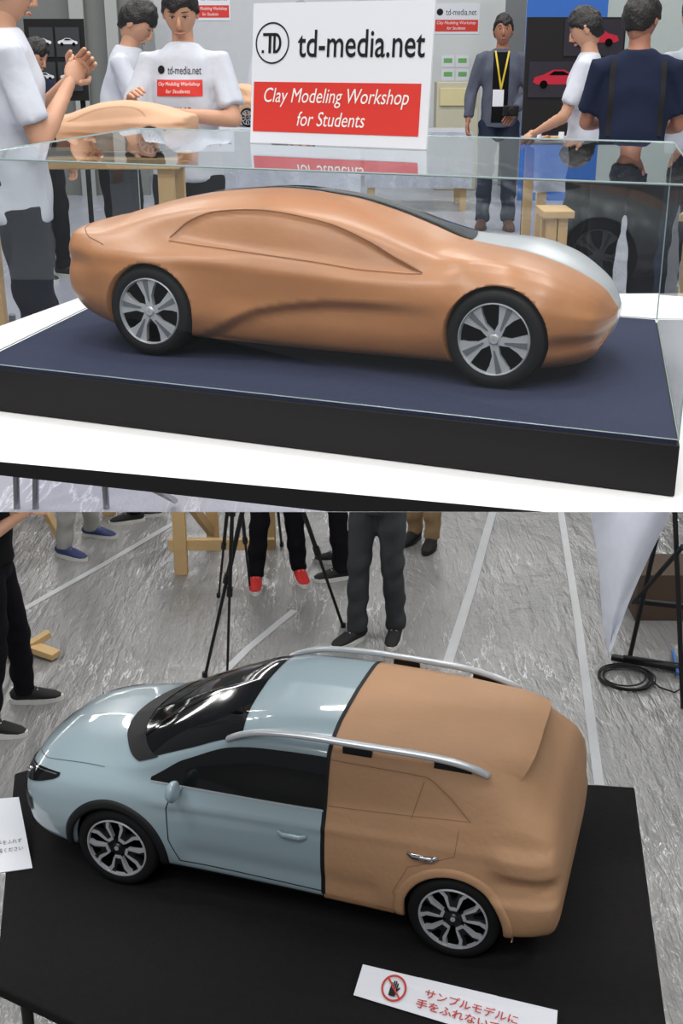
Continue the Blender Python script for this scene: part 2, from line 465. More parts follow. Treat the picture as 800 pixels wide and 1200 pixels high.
# =================================================================== UPPER CAR (clay saloon, half finished)
X1s = [-.632, -.622, -.60, -.55, -.47, -.37, -.27, -.15, 0, .10, .18, .25, .31, .37, .44, .50, .54, .558, .566]
X1s = [x if x > -.37 else -.37+(x+.37)*.90 for x in X1s]
def zr(*a): return list(a)
W0 = [0]*19
rails1 = [
 (W0, zr(.14,.11,.085,.06,.045,.04,.035,.032,.03,.03,.03,.03,.03,.03,.03,.034,.05,.085,.105)),
 (zr(.10,.13,.145,.155,.16,.165,.17,.17,.17,.17,.17,.17,.17,.17,.16,.13,.10,.055,.02), zr(.14,.11,.085,.06,.045,.04,.035,.032,.03,.03,.03,.03,.03,.03,.03,.034,.05,.085,.105)),
 (zr(.125,.155,.178,.198,.207,.212,.208,.203,.201,.203,.206,.209,.212,.214,.205,.172,.128,.07,.03), zr(.15,.125,.10,.078,.06,.055,.05,.047,.045,.045,.045,.045,.045,.045,.048,.055,.07,.095,.11)),
 (zr(.14,.172,.198,.219,.230,.235,.226,.217,.213,.216,.220,.226,.232,.235,.226,.195,.148,.085,.037), zr(.165,.15,.132,.12,.115,.11,.10,.095,.09,.09,.09,.095,.10,.105,.105,.105,.105,.11,.115)),
 (zr(.142,.174,.20,.219,.231,.236,.224,.213,.210,.214,.219,.226,.233,.236,.225,.192,.147,.085,.037), zr(.185,.178,.172,.165,.16,.155,.147,.14,.138,.14,.143,.146,.15,.152,.145,.135,.125,.12,.119)),
 (zr(.135,.165,.190,.208,.219,.225,.219,.213,.210,.211,.213,.217,.222,.224,.211,.175,.130,.075,.033), zr(.206,.210,.211,.209,.205,.202,.195,.187,.180,.178,.178,.182,.188,.189,.179,.158,.139,.127,.122)),
 (zr(.12,.148,.168,.180,.187,.193,.195,.194,.193,.193,.195,.197,.203,.203,.188,.152,.110,.062,.027), zr(.226,.234,.239,.240,.242,.240,.233,.224,.212,.203,.202,.207,.216,.215,.201,.176,.152,.133,.125)),
 (zr(.09,.11,.125,.132,.139,.144,.149,.153,.154,.157,.162,.166,.170,.168,.152,.120,.085,.047,.02), zr(.233,.242,.249,.254,.269,.287,.300,.304,.288,.265,.243,.233,.235,.231,.214,.186,.159,.137,.127)),
 (zr(.045,.055,.063,.068,.072,.076,.08,.082,.083,.085,.088,.092,.098,.096,.085,.065,.046,.025,.01), zr(.236,.246,.253,.262,.283,.304,.320,.328,.315,.291,.266,.247,.241,.235,.216,.189,.162,.139,.129)),
 (W0, zr(.237,.247,.254,.264,.286,.308,.325,.334,.322,.299,.273,.248,.238,.229,.210,.186,.162,.140,.130)),
]
rt1 = pchip([-.335, -.30, -.24, -.15, -.02, .08, .17, .215], [9-a for a in (2.93, 2.45, 2.12, 2.02, 2.05, 2.2, 2.6, 2.97)])
zc1 = pchip([-.30, -.2255, -.12, .056, .16, .30], [.03, .066, .115, .140, .143, .140])
def disp1(x, y, z, r):
    am = 0.
    if -.36 < x < .24 and r > 5.5:
        am += .0055*ss((r-5.97)/.10)*ss((rt1(x)-r)/.14)*ss((x+.345)/.02)*ss((.225-x)/.02)
    if -.31 < x < .30 and 1.5 < r < 5.5:
        dz = zc1(x)-z; w = ss((x+.30)/.06)*ss((.28-x)/.22)
        if dz > 0: am += .015*ss(dz/.018)*exp(-dz/.05)*w
        else: am -= .004*exp(dz/.02)*w
    if 1.5 < r < 6.2:
        for ax in (-.37, .37):
            d = math.hypot(x-ax, z-.094)-.101
            if d > -.01: am -= .007*exp(-max(0, d)/.022)*(1-ss((r-5)/1.2))*ss((y-.1)/.05)
        if x < -.12: am -= .005*exp(-((z-.205)/.014)**2)*ss((-.12-x)/.12)
        if x > .44: am += .012*exp(-((z-.083)/.014)**2)*ss((x-.44)/.05)
    if x < -.50: am += .012*ss((-.50-x)/.06)*exp(-((z-.185)/.022)**2)
    return max(0, y-am) if y > 1e-6 else 0., z
S1 = Surf(X1s, rails1, disp1)
AZ = .094; R1 = .094
b1 = S1.body(220, 90)
cut1, full1 = cut_body(b1, (-.37, .37), .101, .20, .07)
e1 = Vector((.934, -.359, 0)).normalized()
yaw1 = atan2(e1.y, e1.x)
car1 = thing('clay_model_car', 'scale model saloon car, half brown clay and half silver paint', 'model car', (.025, 2.573, 2.8005), yaw1)
near = half(cut1, (0, -.012, 0), (0, 1, 0)); far = half(cut1, (0, -.012, 0), (0, -1, 0))
finish(near, 'body_panel', M_clay1, car1, ang=180, label='brown clay half of the car body')
finish(far, 'body_panel', M_silver, car1, ang=180, label='silver painted half of the car body')
for ax in (-.37, .37):
    for sd in (-1, 1):
        wheel(car1, ax, sd*.199, R1, .07, sd, 1, .3 if ax < 0 else 1.0)
        arch_liner(car1, ax, sd*.205, .0995, sd, .072)
def patch(S, fn, na, nb, o, name, m, parent, label=None):
    b = B(); b.grid(lambda i, j: S.off(*fn(i, j), o), na, nb)
    return b.obj(name, m, parent, ang=180, recalc=False, label=label)
patch(S1, lambda i, j: (lerp(-.06, lerp(.262, .21, i**2), j), lerp(-.13, 1.93, i)), 20, 30, .002, 'windscreen', M_bglass, car1, 'dark tinted windscreen on the finished half')
patch(S1, lambda i, j: (lerp(-.32, -.06, i), lerp(1.2, -.10, j)), 20, 10, .002, 'roof_glass', M_bglass, car1)
patch(S1, lambda i, j: (lerp(-.33, .20, i), 9-lerp(6.05, rt1(lerp(-.33, .20, i))-.02, j)), 40, 8, .0012, 'side_window', M_bglass, car1)
def outline(S, pts, w, name, m, parent, o=.0008, closed=True, n=12):
    P = []
    L = pts+[pts[0]] if closed else pts
    for k in range(len(L)-1):
        for q in range(n):
            t = q/n; P.append((lerp(L[k][0], L[k+1][0], t), lerp(L[k][1], L[k+1][1], t)))
    P.append(L[-1])
    b = B(); b.strip([S.off(x, a, o) for x, a in P], w, [S.nrm(x, a) for x, a in P])
    return b.obj(name, m, parent, recalc=False, ang=180)
xsq = [lerp(-.335, .215, i/60) for i in range(61)]
outline(S1, [(x, -(9-rt1(x))) for x in xsq], .0020, 'window_outline', M_clayline, car1, closed=False, n=2)  # darker strips paint in the edge shadow of the recessed side window
outline(S1, [(x, -3.03) for x in reversed(xsq)], .0016, 'window_outline', M_clayline, car1, closed=False, n=2)
outline(S1, [(-.575, -.12), (-.575, -1.2), (-.56, -2.6), (-.53, -3.3), (-.485, -3.6)], .0016, 'boot_line', M_clayline, car1, closed=False)

# =================================================================== DISPLAY CASE
A_ = Vector((.5616, 1.891)); Bc = Vector((.7656, 2.864)); FLc = Vector((-.765, 2.43)); BLc = FLc+(Bc-A_)
base_pts = [A_, Bc, BLc, FLc]
case = thing('display_case', 'glass display case with black plinth and dark blue felt', 'display case', ((A_.x+BLc.x)/2, (A_.y+BLc.y)/2, 2.70))
b = B(); b.prism([(p.x, p.y, 2.702) for p in base_pts], (0, 0, .09)); b.obj('plinth', M_black, case, True, smooth=False, bevel=.002)
cen = sum((p for p in base_pts), Vector((0, 0)))/4
def inset(p, d):
    q = p-cen; return cen+q*(1-d/q.length)
b = B(); b.prism([(*inset(p, .008), 2.792) for p in base_pts], (0, 0, .0075)); b.obj('felt_mat', M_navy, case, True, smooth=False, label='dark navy felt surface')
gp = [inset(p, .004) for p in base_pts]; ZT = 3.4-.19
b = B()
for i in range(4):
    p, q = gp[i], gp[(i+1) % 4]
    b.add([(p.x, p.y, 2.80), (q.x, q.y, 2.80), (q.x, q.y, ZT), (p.x, p.y, ZT)], [(0, 1, 2, 3)])
b.add([(p.x, p.y, ZT) for p in gp], [(0, 1, 2, 3)])
b.obj('glass_cover', M_glass, case, True, smooth=False, recalc=False, label='clear glass cover')
b = B()
for i in range(4):
    p, q = gp[i], gp[(i+1) % 4]
    b.tube([(p.x, p.y, 2.80), (p.x, p.y, ZT)], [.0014]*2, n=6)
    b.tube([(p.x, p.y, ZT), (q.x, q.y, ZT)], [.0020]*2, n=6)
    b.tube([(p.x, p.y, 2.801), (q.x, q.y, 2.801)], [.0011]*2, n=6)
b.obj('glass_edge', M_edge, case, True, label='pale green polished glass edges')

# white table
tt = thing('display_table', 'white topped table with black edge and steel legs', 'table', (0, 3.0, 2.0))
T1 = on(-100, 532, 2.7); T2 = on(640, 600, 2.7); T3 = on(900, 600, 2.7); T4 = Vector((1.6, 3.75, 2.7)); T5 = on(95, 348, 2.7); T6 = on(-100, 418, 2.7)
zb_ = 2.664
yb = (3.4-zb_)/tan(PT)+.002
tq = (T1.y-yb)/(T1.y-T2.y); BX = T1.lerp(T2, tq)
topP = [T1, T2, T3, T4, T5, T6]
botP = [T1, BX, Vector((T3.x, yb, 0)), T4, T5, T6]
vs = [tuple(p) for p in topP]+[(p.x, p.y, zb_+(.012 if i in (0, 5) else 0)) for i, p in enumerate(botP)]
b = B(); b.add(vs, [(0, 1, 2, 3, 4, 5)], 0)
b.f += [(11, 10, 9, 8, 7, 6)]+[(i, (i+1) % 6, 6+(i+1) % 6, 6+i) for i in range(6)]; b.m += [1]*7
b.obj('table_top', [M_white, M_black], tt, True, smooth=False, recalc=True)
for u0, dx in ((20, .05), (42, .06), (125, .0), (760, 0)):
    q = at(u0, 598, 3.68)
    b = B(); b.tube([(q.x, q.y, 2.0), (q.x+dx+.02, 3.60, 2.66)], [.011]*2, n=12)
    b.obj('table_leg', M_steel, tt, True)
for xx in (-.55, .55):
    b = B(); b.tube([(xx, 3.70, 2.02), (xx, 2.30, 2.664)], [.010]*2, n=12)
    b.obj('support_strut', M_steel, tt, True)

# sign on glass top
sl = on(293, 167, ZT+.002); s_r = on(499, 175, ZT+.002)
xd = (s_r-sl); SW = xd.length; xd.normalize(); nrm = xd.cross(Vector((0, 0, 1)))
up = (Vector((0, 0, 1))-nrm*.10).normalized(); SH = .292
sign = thing('sign_board', 'white sign card with black logo lettering and red panel', 'sign', tuple((sl+s_r)/2))
b = B(); b.prism([sl, s_r, s_r+up*SH, sl+up*SH], -nrm*.006); b.obj('sign_panel', M_card, sign, True, smooth=False)
b = B(); b.prism([sl+xd*SW*.4-nrm*.006, sl+xd*SW*.6-nrm*.006, sl+xd*SW*.5-nrm*.006+up*SH*.7], -nrm*.002); b.prism([sl+xd*SW*.49-nrm*.007, sl+xd*SW*.49-nrm*.09, sl+xd*SW*.49-nrm*.007+up*SH*.6], xd*.004)
b.obj('sign_stand', M_card, sign, True, smooth=False)
nf = nrm
def SP(s, t, o=.0): return sl+xd*(s*SW)+up*(t*SH)+nf*o
if nf.y > 0: nf = -nf
b = B(); b.prism([SP(.015, .085, .0004), SP(.955, .085, .0004), SP(.955, .445, .0004), SP(.015, .445, .0004)], nf*.0004)
b.obj('red_panel', M_red, sign, True, smooth=False)
b = B(); c0 = SP(.118, .72, .001); rr = .043
n = 64; v = []
for j in range(n):
    a = 2*pi*j/n; v += [c0+xd*rr*cos(a)+up*rr*sin(a), c0+xd*rr*.92*cos(a)+up*rr*.92*sin(a)]
b.add(v, [(2*j, 2*j+1, (2*j+3) % (2*n), (2*j+2) % (2*n)) for j in range(n)])
def LP(x, y): return SP(.118, .72, .0012)+xd*x*rr+up*y*rr
def lrect(x0, y0, x1, y1): b.add([LP(x0, y0), LP(x1, y0), LP(x1, y1), LP(x0, y1)], [(0, 1, 2, 3)])
lrect(-.62, -.48, -.48, -.34)
lrect(-.56, .34, .18, .48); lrect(-.22, -.48, -.06, .34); lrect(.06, -.48, .20, .48)
dl = []
for j in range(17):
    a = -pi/2+pi*j/16; dl += [LP(.20+.34*cos(a), .48*sin(a)), LP(.20+.20*cos(a), .34*sin(a))]
b.add(dl, [(2*j, 2*j+1, 2*j+3, 2*j+2) for j in range(16)])
b.obj('logo', M_ink, sign, True, smooth=False, recalc=False)
text('td-media.net', SP(.615, .715), xd, up, .303, .056, M_ink, sign, bold=.008, off=.0012)
text('Clay Modeling Workshop', SP(.487, .335), xd, up, .355, .040, M_wht, sign, shear=.25, bold=0., off=.0014)
text('for Students', SP(.47, .185), xd, up, .168, .030, M_wht, sign, shear=.25, bold=0., off=.0014)

# =================================================================== LOWER CAR
X2s = [-.778, -.770, -.748, -.706, -.664, -.625, -.578, -.50, -.35, -.13, .05, .16, .28, .38, .46, .54, .62, .72, .80, .86, .895, .91]
X2s = [x if x < .8 else .8+(x-.8)*.85 for x in X2s]
Z22 = [0]*22
zb2 = [.14,.12,.105,.10,.095,.09,.085,.08,.08,.08,.08,.08,.08,.08,.08,.08,.085,.09,.10,.12,.15,.17]
rails2 = [
 (Z22, zb2),
 ([.23,.255,.265,.268,.27,.27,.27,.27,.27,.27,.27,.27,.27,.27,.27,.27,.27,.25,.22,.16,.10,.04], zb2),
 ([.268,.293,.312,.325,.33,.33,.332,.332,.326,.322,.32,.32,.322,.326,.332,.334,.330,.316,.285,.22,.145,.06], [.16,.145,.14,.13,.125,.12,.115,.11,.11,.11,.11,.11,.11,.11,.11,.11,.115,.12,.13,.145,.165,.18]),
 ([.285,.310,.328,.340,.344,.345,.346,.346,.336,.331,.33,.33,.334,.340,.345,.346,.343,.330,.298,.235,.158,.07], [.205,.21,.21,.20,.20,.20,.20,.20,.20,.19,.19,.19,.19,.195,.20,.20,.20,.20,.20,.20,.20,.195]),
 ([.275,.302,.322,.336,.340,.340,.340,.340,.334,.330,.329,.329,.331,.336,.340,.340,.335,.321,.290,.228,.150,.065], [.245,.255,.268,.275,.275,.275,.275,.275,.275,.27,.265,.262,.262,.26,.26,.258,.255,.25,.245,.235,.225,.208]),
 ([.245,.280,.308,.322,.326,.327,.328,.328,.325,.323,.321,.320,.322,.325,.326,.322,.314,.296,.264,.204,.135,.055], [.270,.305,.343,.353,.353,.351,.347,.343,.338,.333,.328,.325,.323,.32,.318,.313,.306,.295,.280,.262,.243,.224]),
 ([.22,.250,.285,.300,.306,.308,.309,.310,.310,.309,.307,.305,.302,.298,.292,.282,.268,.246,.214,.162,.103,.04], [.278,.330,.390,.415,.422,.421,.417,.410,.396,.380,.373,.37,.366,.361,.354,.346,.337,.322,.304,.280,.254,.232]),
 ([.20,.222,.244,.246,.243,.242,.246,.252,.262,.267,.266,.263,.268,.268,.262,.246,.222,.198,.168,.122,.075,.03], [.284,.345,.415,.455,.485,.508,.522,.528,.533,.534,.526,.508,.460,.418,.384,.364,.353,.337,.318,.290,.261,.238]),
 ([.14,.15,.158,.16,.16,.16,.16,.158,.158,.16,.16,.158,.156,.152,.145,.135,.122,.105,.088,.064,.038,.015], [.287,.352,.43,.482,.522,.552,.570,.576,.580,.580,.573,.556,.510,.466,.424,.388,.366,.347,.326,.296,.266,.241]),
 (Z22, [.288,.356,.435,.488,.530,.560,.578,.585,.589,.589,.582,.566,.522,.478,.436,.398,.371,.351,.329,.299,.268,.242]),
]
rt2 = pchip([-.56, -.53, -.46, -.40, -.14], [6.0, 6.15, 6.6, 6.88, 6.92])
def disp2(x, y, z, r):
    am = 0.
    if 1.5 < r < 6:
        am -= .004*exp(-((z-(.325-.04*x))/.012)**2)*ss((.45-x)/.1)
        am += .007*exp(-((z-.165)/.035)**2)*ss((.32-x)/.06)*ss((x+.32)/.06)
    if -.54 < x < -.13 and r > 5.8:
        am += .0035*ss((r-6.04)/.08)*ss((rt2(x)-r)/.12)*ss((-.135-x)/.01)
    if x < -.55 and 1.5 < r:
        w = ss((-.57-x)/.08)
        am -= .014*w*ss((.238-z)/.012)
        am -= .018*w*exp(-((z-.338)/.034)**6)
        am += .014*w*exp(-((z-.270)/.020)**2)
    return max(0, y-am) if y > 1e-6 else 0., z
S2 = Surf(X2s, rails2, disp2)
AZ = .128; R2 = .128
cut2, full2 = cut_body(S2.body(240, 110), (-.5025, .5025), .142, .30, .10)
e2 = Vector((-.952, .306, 0)).normalized()
ZT2 = 1.10
car2 = thing('half_clay_model_car', 'scale model crossover car, pale blue painted front and brown clay rear', 'model car', (-.078, 3.074, ZT2), atan2(e2.y, e2.x))
XS = -.13
front = half(cut2, (XS, 0, 0), (-1, 0, 0)); rear = half(cut2, (XS-.004, 0, 0), (1, 0, 0))
finish(front, 'body_panel', M_blue, car2, ang=180, label='pale blue painted front half of the car')
finish(rear, 'body_panel', M_clay2, car2, ang=180, label='brown clay rear half of the car')
b = B()
b.strip([S2.off(XS-.003, lerp(-6.9, 6.9, i/100), .0012) for i in range(101)], .012, [S2.nrm(XS-.003, lerp(-6.9, 6.9, i/100)) for i in range(101)])
b.obj('split_line', M_trim, car2, recalc=False, ang=180, label='black gap between painted and clay halves')
for ax in (-.5025, .5025):
    for sd in (-1, 1):
        wheel(car2, ax, sd*.292, R2, .085, sd, 2, .3 if ax < 0 else .9)
        arch_liner(car2, ax, sd*.31, .1405, sd, .11)
def wsb(i): return .565-.135*abs(2*i-1)**2.2
patch(S2, lambda i, j: (lerp(.145-.02*abs(2*i-1)**2, wsb(i), j), (-1+2*i)*1.86), 40, 30, .0015, 'windscreen', M_bglass, car2, 'dark windscreen')
patch(S2, lambda i, j: (lerp(wsb(i)-.05, wsb(i)+.018, j), (-1+2*i)*1.93), 40, 6, .003, 'cowl_panel', M_trim, car2, 'black plastic cowl below windscreen')
outline(S2, [(.30, .1), (.40, .5), (.49, 1.2)], .008, 'wiper', M_black, car2, o=.006, closed=False)
outline(S2, [(.36, -1.2), (.44, -.4), (.50, .1)], .008, 'wiper', M_black, car2, o=.006, closed=False)
bt = bvh_of(full2)
for sd in (1, -1):
    hi = pchip([XS, .10, .20, .30, .40], [2.09, 2.09, 2.12, 2.22, 2.9])
    patch(S2, lambda i, j, sd=sd: (lerp(.395, XS, i), sd*lerp(2.985, hi(lerp(.395, XS, i)), j)), 40, 8, .0015, 'door_window', M_bglass, car2, 'dark side window')
    outline(S2, [(.395, sd*3.0), (XS, sd*3.03)], .004, 'window_trim', M_silver, car2, o=.002, closed=False)
    def sidept(x, z, off_, sd=sd):
        h = bt.ray_cast(Vector((x, sd*.8, z)), Vector((0, -sd, 0)))
        y = h[0].y if h[0] is not None else sd*.33
        return Vector((x, y+sd*off_, z))
    for ax, m_ in ((.5025, M_trim), (-.5025, M_clay2)):
        b = B()
        def fn(i, j, ax=ax):
            a = lerp(radians(-12), radians(192), i); r = lerp(.139, .166, j)
            x = ax+r*cos(a); z = max(AZ+r*sin(a), .085)
            return sidept(x, z, .006*(1-(2*j-1)**4)+.001)
        b.grid(fn, 60, 8)
        b.obj('wheel_arch_trim', m_, car2, recalc=False, ang=180)
    b = B(); b.grid(lambda i, j: sidept(lerp(.34, XS, i), lerp(.082, .108, j), .005), 30, 4); b.obj('sill_trim', M_trim, car2, recalc=False, ang=180)
    b = B(); b.grid(lambda i, j: sidept(lerp(XS-.006, -.34, i), lerp(.082, .118, j), .006), 30, 4); b.obj('sill_trim', M_clay2, car2, recalc=False, ang=180)
    def line(pts, w=.003, n=10, b=None):
        P = []
        for k in range(len(pts)-1):
            for q in range(n+1): P.append(sidept(lerp(pts[k][0], pts[k+1][0], q/n), lerp(pts[k][1], pts[k+1][1], q/n), .0012))
        b.strip(P, w, Vector((0, sd, 0)))
    b = B(); line([(.315, .365), (.335, .30), (.33, .2), (.30, .13), (XS, .125)], b=b)
    b.obj('door_gap', M_trim, car2, recalc=False)
    b = B()
    line([(-.36, .125), (-.335, .18), (-.375, .27), (-.50, .33), (-.505, .40)], b=b, w=.0018)
    line([(-.375, .405), (-.40, .505)], b=b, w=.002)
    b.obj('scribed_line', M_clayline2, car2, recalc=False)
    xq = [lerp(-.14, -.535, i/40) for i in range(41)]
    outline(S2, [(x, sd*(9-rt2(x)+.05)) for x in xq], .002, 'window_outline', M_clayline2, car2, o=.001, closed=False, n=2)
    outline(S2, [(x, sd*2.92) for x in xq], .002, 'window_outline', M_clayline2, car2, o=.001, closed=False, n=2)
    for hx, hz, m_ in ((-.045, .298, M_blue), (-.415, .315, M_chrome)):
        p0 = sidept(hx-.04, hz, .004); p1 = sidept(hx-.025, hz, .014); p2 = sidept(hx+.025, hz-.001, .014); p3 = sidept(hx+.04, hz-.002, .004)
        b = B(); b.tube([p0, p1, p2, p3], [(.004, .007), (.005, .008), (.005, .008), (.004, .007)], n=12, side=(0, 1, 0), rnd=True); b.obj('door_handle', m_, car2)
    pm = S2.off(.30, sd*2.95, .0)
    b = B(); b.tube([pm+Vector((0, 0, -.012)), pm+Vector((0, sd*.035, -.006))], [.008, .007], n=10)
    b.ell(pm+Vector((-.005, sd*.055, .006)), (.024, .032, .034), fn=lambda p: Vector((p.x*(1 if p.x > 0 else .5), p.y, p.z*(1 if p.z > 0 else .85))))
    b.obj('wing_mirror', M_blue, car2, ang=60)
    patch(S2, lambda i, j, sd=sd: (lerp(.70, .862, i), sd*lerp(3.55-.15*i, 3.72+.95*i**.7, j)), 18, 8, .003, 'headlamp', M_bglass, car2, 'dark glossy headlamp')
    patch(S2, lambda i, j, sd=sd: (lerp(.79, .85, i), sd*lerp(5.5, 6.3, j)), 10, 6, .003, 'fog_lamp_surround', M_trim, car2)
    outline(S2, [(.71, sd*3.66), (.78, sd*3.62), (.85, sd*3.52)], .003, 'lamp_strip', M_chrome, car2, o=.004, closed=False)
    b = B(); b.ell(S2.off(.83, sd*3.95, .004), (.012, .006, .009)); b.obj('lamp_lens', M_chrome, car2)
    P = []
    for i in range(41):
        x = lerp(.165, -.56, i/40); h = .026*(1-abs(2*i/40-1)**5)+.003
        P.append(S2.pa(x, sd*1.86)+Vector((0, sd*.002, h)))
    b = B(); b.tube(P, [(.013, .009)]*41, n=10, side=(0, 1, 0), rnd=True); b.obj('roof_rail', M_silver, car2, label='silver roof rail')
    for xa, xb in ((-.17, -.25), (-.42, -.52)):
        b = B()
        P = [S2.pa(lerp(xa, xb, k/6), sd*1.86)+Vector((0, 0, .008)) for k in range(7)]
        b.tube(P, [(.008, .015)]*7, n=8, side=(0, 1, 0))
        b.obj('rail_foot', M_black, car2)
outline(S2, [(.842, -4.7), (.868, -3.4), (.878, 0), (.868, 3.4), (.842, 4.7)], .010, 'grille_bar', M_trim, car2, o=.003, closed=False)
b = B()
b.grid(lambda i, j: S2.off(lerp(.885, .855, abs(2*i-1)), (1 if i >= .5 else -1)*lerp(3.4, 5.2, j), .003), 12, 8)
b.obj('grille', M_trim, car2, recalc=False)
for sd in (1, -1):
    outline(S2, [(.56, sd*2.65), (.66, sd*2.75), (.78, sd*2.9), (.84, sd*2.6), (.868, sd*1.2), (.873, 0)], .0025, 'bonnet_gap', mat('panel_gap', (70, 84, 90), .6), car2, closed=False)
# roof spoiler: a crisp lip overhanging the sloping tailgate
b = B(); XQ = -.56
def spo(i, j):
    a = -1.90+3.80*i; x = lerp(XQ, -.672+.045*abs(a/1.90)**4, j)
    p = S2.pa(XQ, a); return Vector((x, p.y*(1-.05*j), p.z+.0015-.020*j*j-.016*max(0, abs(a)-1.3)*j))
b.grid(spo, 40, 10)
def spo2(i, j):
    p = spo(i, j); return Vector((p.x+.008*j, p.y, p.z-.004-.012*j))
b.grid(spo2, 40, 10)
nn = 41*11
edge = [(i*11+10) for i in range(41)]
for i in range(40): b.f.append((edge[i], edge[i+1], edge[i+1]+nn, edge[i]+nn)); b.m.append(0)
for e_ in (0, 40*11):
    for j in range(10): b.f.append((e_+j, e_+j+1, e_+j+1+nn, e_+j+nn)); b.m.append(0)
b.obj('rear_spoiler', M_clay2, car2, ang=40, label='clay roof spoiler')

# lower table
tb = thing('cloth_covered_table', 'long table covered with plain black cloth', 'table', (0, 2.7, 0))
TP = [(-1.12, 3.50), (-.93, 3.62), (.985, 3.42), (.71, 1.61), (-.915, 2.50)]
b = B(); b.prism([(x, y, ZT2-.037) for x, y in TP], (0, 0, .034)); b.obj('tablecloth', M_cloth, tb, True, bevel=.006, label='black cloth over table top')
for (x, y) in TP:
    if x == -.93: continue
    q = Vector((x, y)).lerp(Vector((-.05, 2.75)), .08)
    b = B(); b.tube([(q.x, q.y, 0), (q.x, q.y, ZT2-.035)], [.016]*2); b.obj('table_leg', M_trim, tb, True)
def card(name, label, bl, br, tr, tl, zt):
    e = thing(name, label, 'sign', tuple((bl+br)/2))
    n = (br-bl).cross(tl-bl).normalized()
    b = B(); b.prism([bl, br, tr, tl], -n*.004); b.obj('card', M_card, e, True, smooth=False)
    b = B(); b.prism([tl.lerp(tr, .3)-n*.004, tl.lerp(tr, .7)-n*.004, Vector((*(tl.lerp(tr, .7)+Vector((0, .03, 0))).xy, ZT2)), Vector((*(tl.lerp(tr, .3)+Vector((0, .03, 0))).xy, ZT2))], (0, .002, 0)); b.obj('card_stand', M_card, e, True, smooth=False)
    return e, n
bl, br, tr, tl = on(414, 1166, ZT2+.003), on(650, 1238, ZT2+.003), on(653, 1184, ZT2+.05), on(425, 1130, ZT2+.05)
cs, n = card('warning_card', 'white card with red no-touch symbol and japanese text', bl, br, tr, tl, .05)
cx = (br-bl).normalized(); cy = (tl-bl); cy = (cy-cx*cy.dot(cx)).normalized(); cw = (br-bl).length; chh = (tl-bl).length
M_redt = mat('red_lettering', (190, 52, 44), .6, var=.01)
def CP(s, t): return bl+(br-bl)*s+(tl-bl)*t
text('サンプルモデルに', CP(.57, .70), cx, cy, cw*.46, chh*.28, M_redt, cs, off=.001, bold=.015)
text('手をふれないでください', CP(.64, .34), cx, cy, cw*.66, chh*.28, M_redt, cs, off=.001, bold=.015)
c0 = CP(.185, .56)+n*.001; r_ = chh*.42
b = B(); v = []; nn = 40
for j in range(nn):
    a = 2*pi*j/nn; v += [c0+cx*r_*cos(a)+cy*r_*sin(a), c0+cx*r_*.84*cos(a)+cy*r_*.84*sin(a)]
b.add(v, [(2*j, 2*j+1, (2*j+3) % (2*nn), (2*j+2) % (2*nn)) for j in range(nn)])
d1 = (cx-cy).normalized(); d2 = (cx+cy).normalized()*r_*.07
b.add([c0-d1*r_*.9-d2+n*.0006, c0+d1*r_*.9-d2+n*.0006, c0+d1*r_*.9+d2+n*.0006, c0-d1*r_*.9+d2+n*.0006], [(0, 1, 2, 3)])
b.obj('prohibition_ring', M_redt, cs, True, smooth=False, recalc=False)
b = B()
def flat(pts, b=b): b.add([c0+cx*r_*x+cy*r_*y+n*.0003 for x, y in pts], [tuple(range(len(pts)))])
flat([(-.28, -.6), (.22, -.6), (.32, -.05), (-.3, -.05)])
for i, (x, h_) in enumerate(((-.27, .38), (-.12, .55), (.03, .55), (.18, .42))): flat([(x, -.08), (x+.11, -.08), (x+.11, h_), (x, h_)])
flat([(.25, -.3), (.5, .1), (.42, .16), (.2, -.1)])
b.obj('hand_symbol', M_ink, cs, True, smooth=False, recalc=False)
bl, br, tr, tl = on(-60, 1031, ZT2+.003), on(38, 1017, ZT2+.003), on(22, 934, ZT2+.10), on(-60, 940, ZT2+.10)
cs2, n = card('caption_card', 'white caption card with small black japanese text', bl, br, tr, tl, .1)
cx = (br-bl).normalized(); cy = (tl-bl); cy = (cy-cx*cy.dot(cx)).normalized()
cw = (br-bl).length; chh = (tl-bl).length
def CP2(s, t): return bl+(br-bl)*s+(tl-bl)*t
text('会社へ。', CP2(.70, .74), cx, cy, cw*.30, chh*.10, M_ink, cs2, off=.0035)
text('手をふれず', CP2(.74, .36), cx, cy, cw*.30, chh*.055, M_ink, cs2, off=.0035)
text('ご覧ください', CP2(.72, .26), cx, cy, cw*.36, chh*.055, M_ink, cs2, off=.0035)

# =================================================================== FLOORS / WALLS
def struct(o): o['kind'] = 'structure'; return o
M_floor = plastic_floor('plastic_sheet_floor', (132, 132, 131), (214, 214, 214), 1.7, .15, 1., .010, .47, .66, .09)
M_floor2 = plastic_floor('plastic_sheet_upper', (158, 160, 174), (206, 208, 218), 3., .3, .35)
b = B(); b.box((0, 5, -.05), (24, 22, .1)); struct(b.obj('floor', M_floor, smooth=False))
b = B(); y0 = 1.4/tan(PT); y1 = 1.5/tan(PT)+.006
b.add([(-9, y0, 2), (9, y0, 2), (9, 15.2, 2), (-9, 15.2, 2), (-9, y1, 1.9), (9, y1, 1.9), (9, 15.2, 1.9), (-9, 15.2, 1.9)],
      [(0, 1, 2, 3), (7, 6, 5, 4), (0, 4, 5, 1), (3, 2, 6, 7), (0, 3, 7, 4), (1, 5, 6, 2)])
struct(b.obj('floor', M_floor2, smooth=False))
M_wall = mat('white_wall_panel', (210, 214, 214), .6, var=.03, vs=2)
b = B(); b.box((0, 15.15, 4.6), (20, .1, 9.2)); struct(b.obj('wall_back', M_wall, smooth=False))
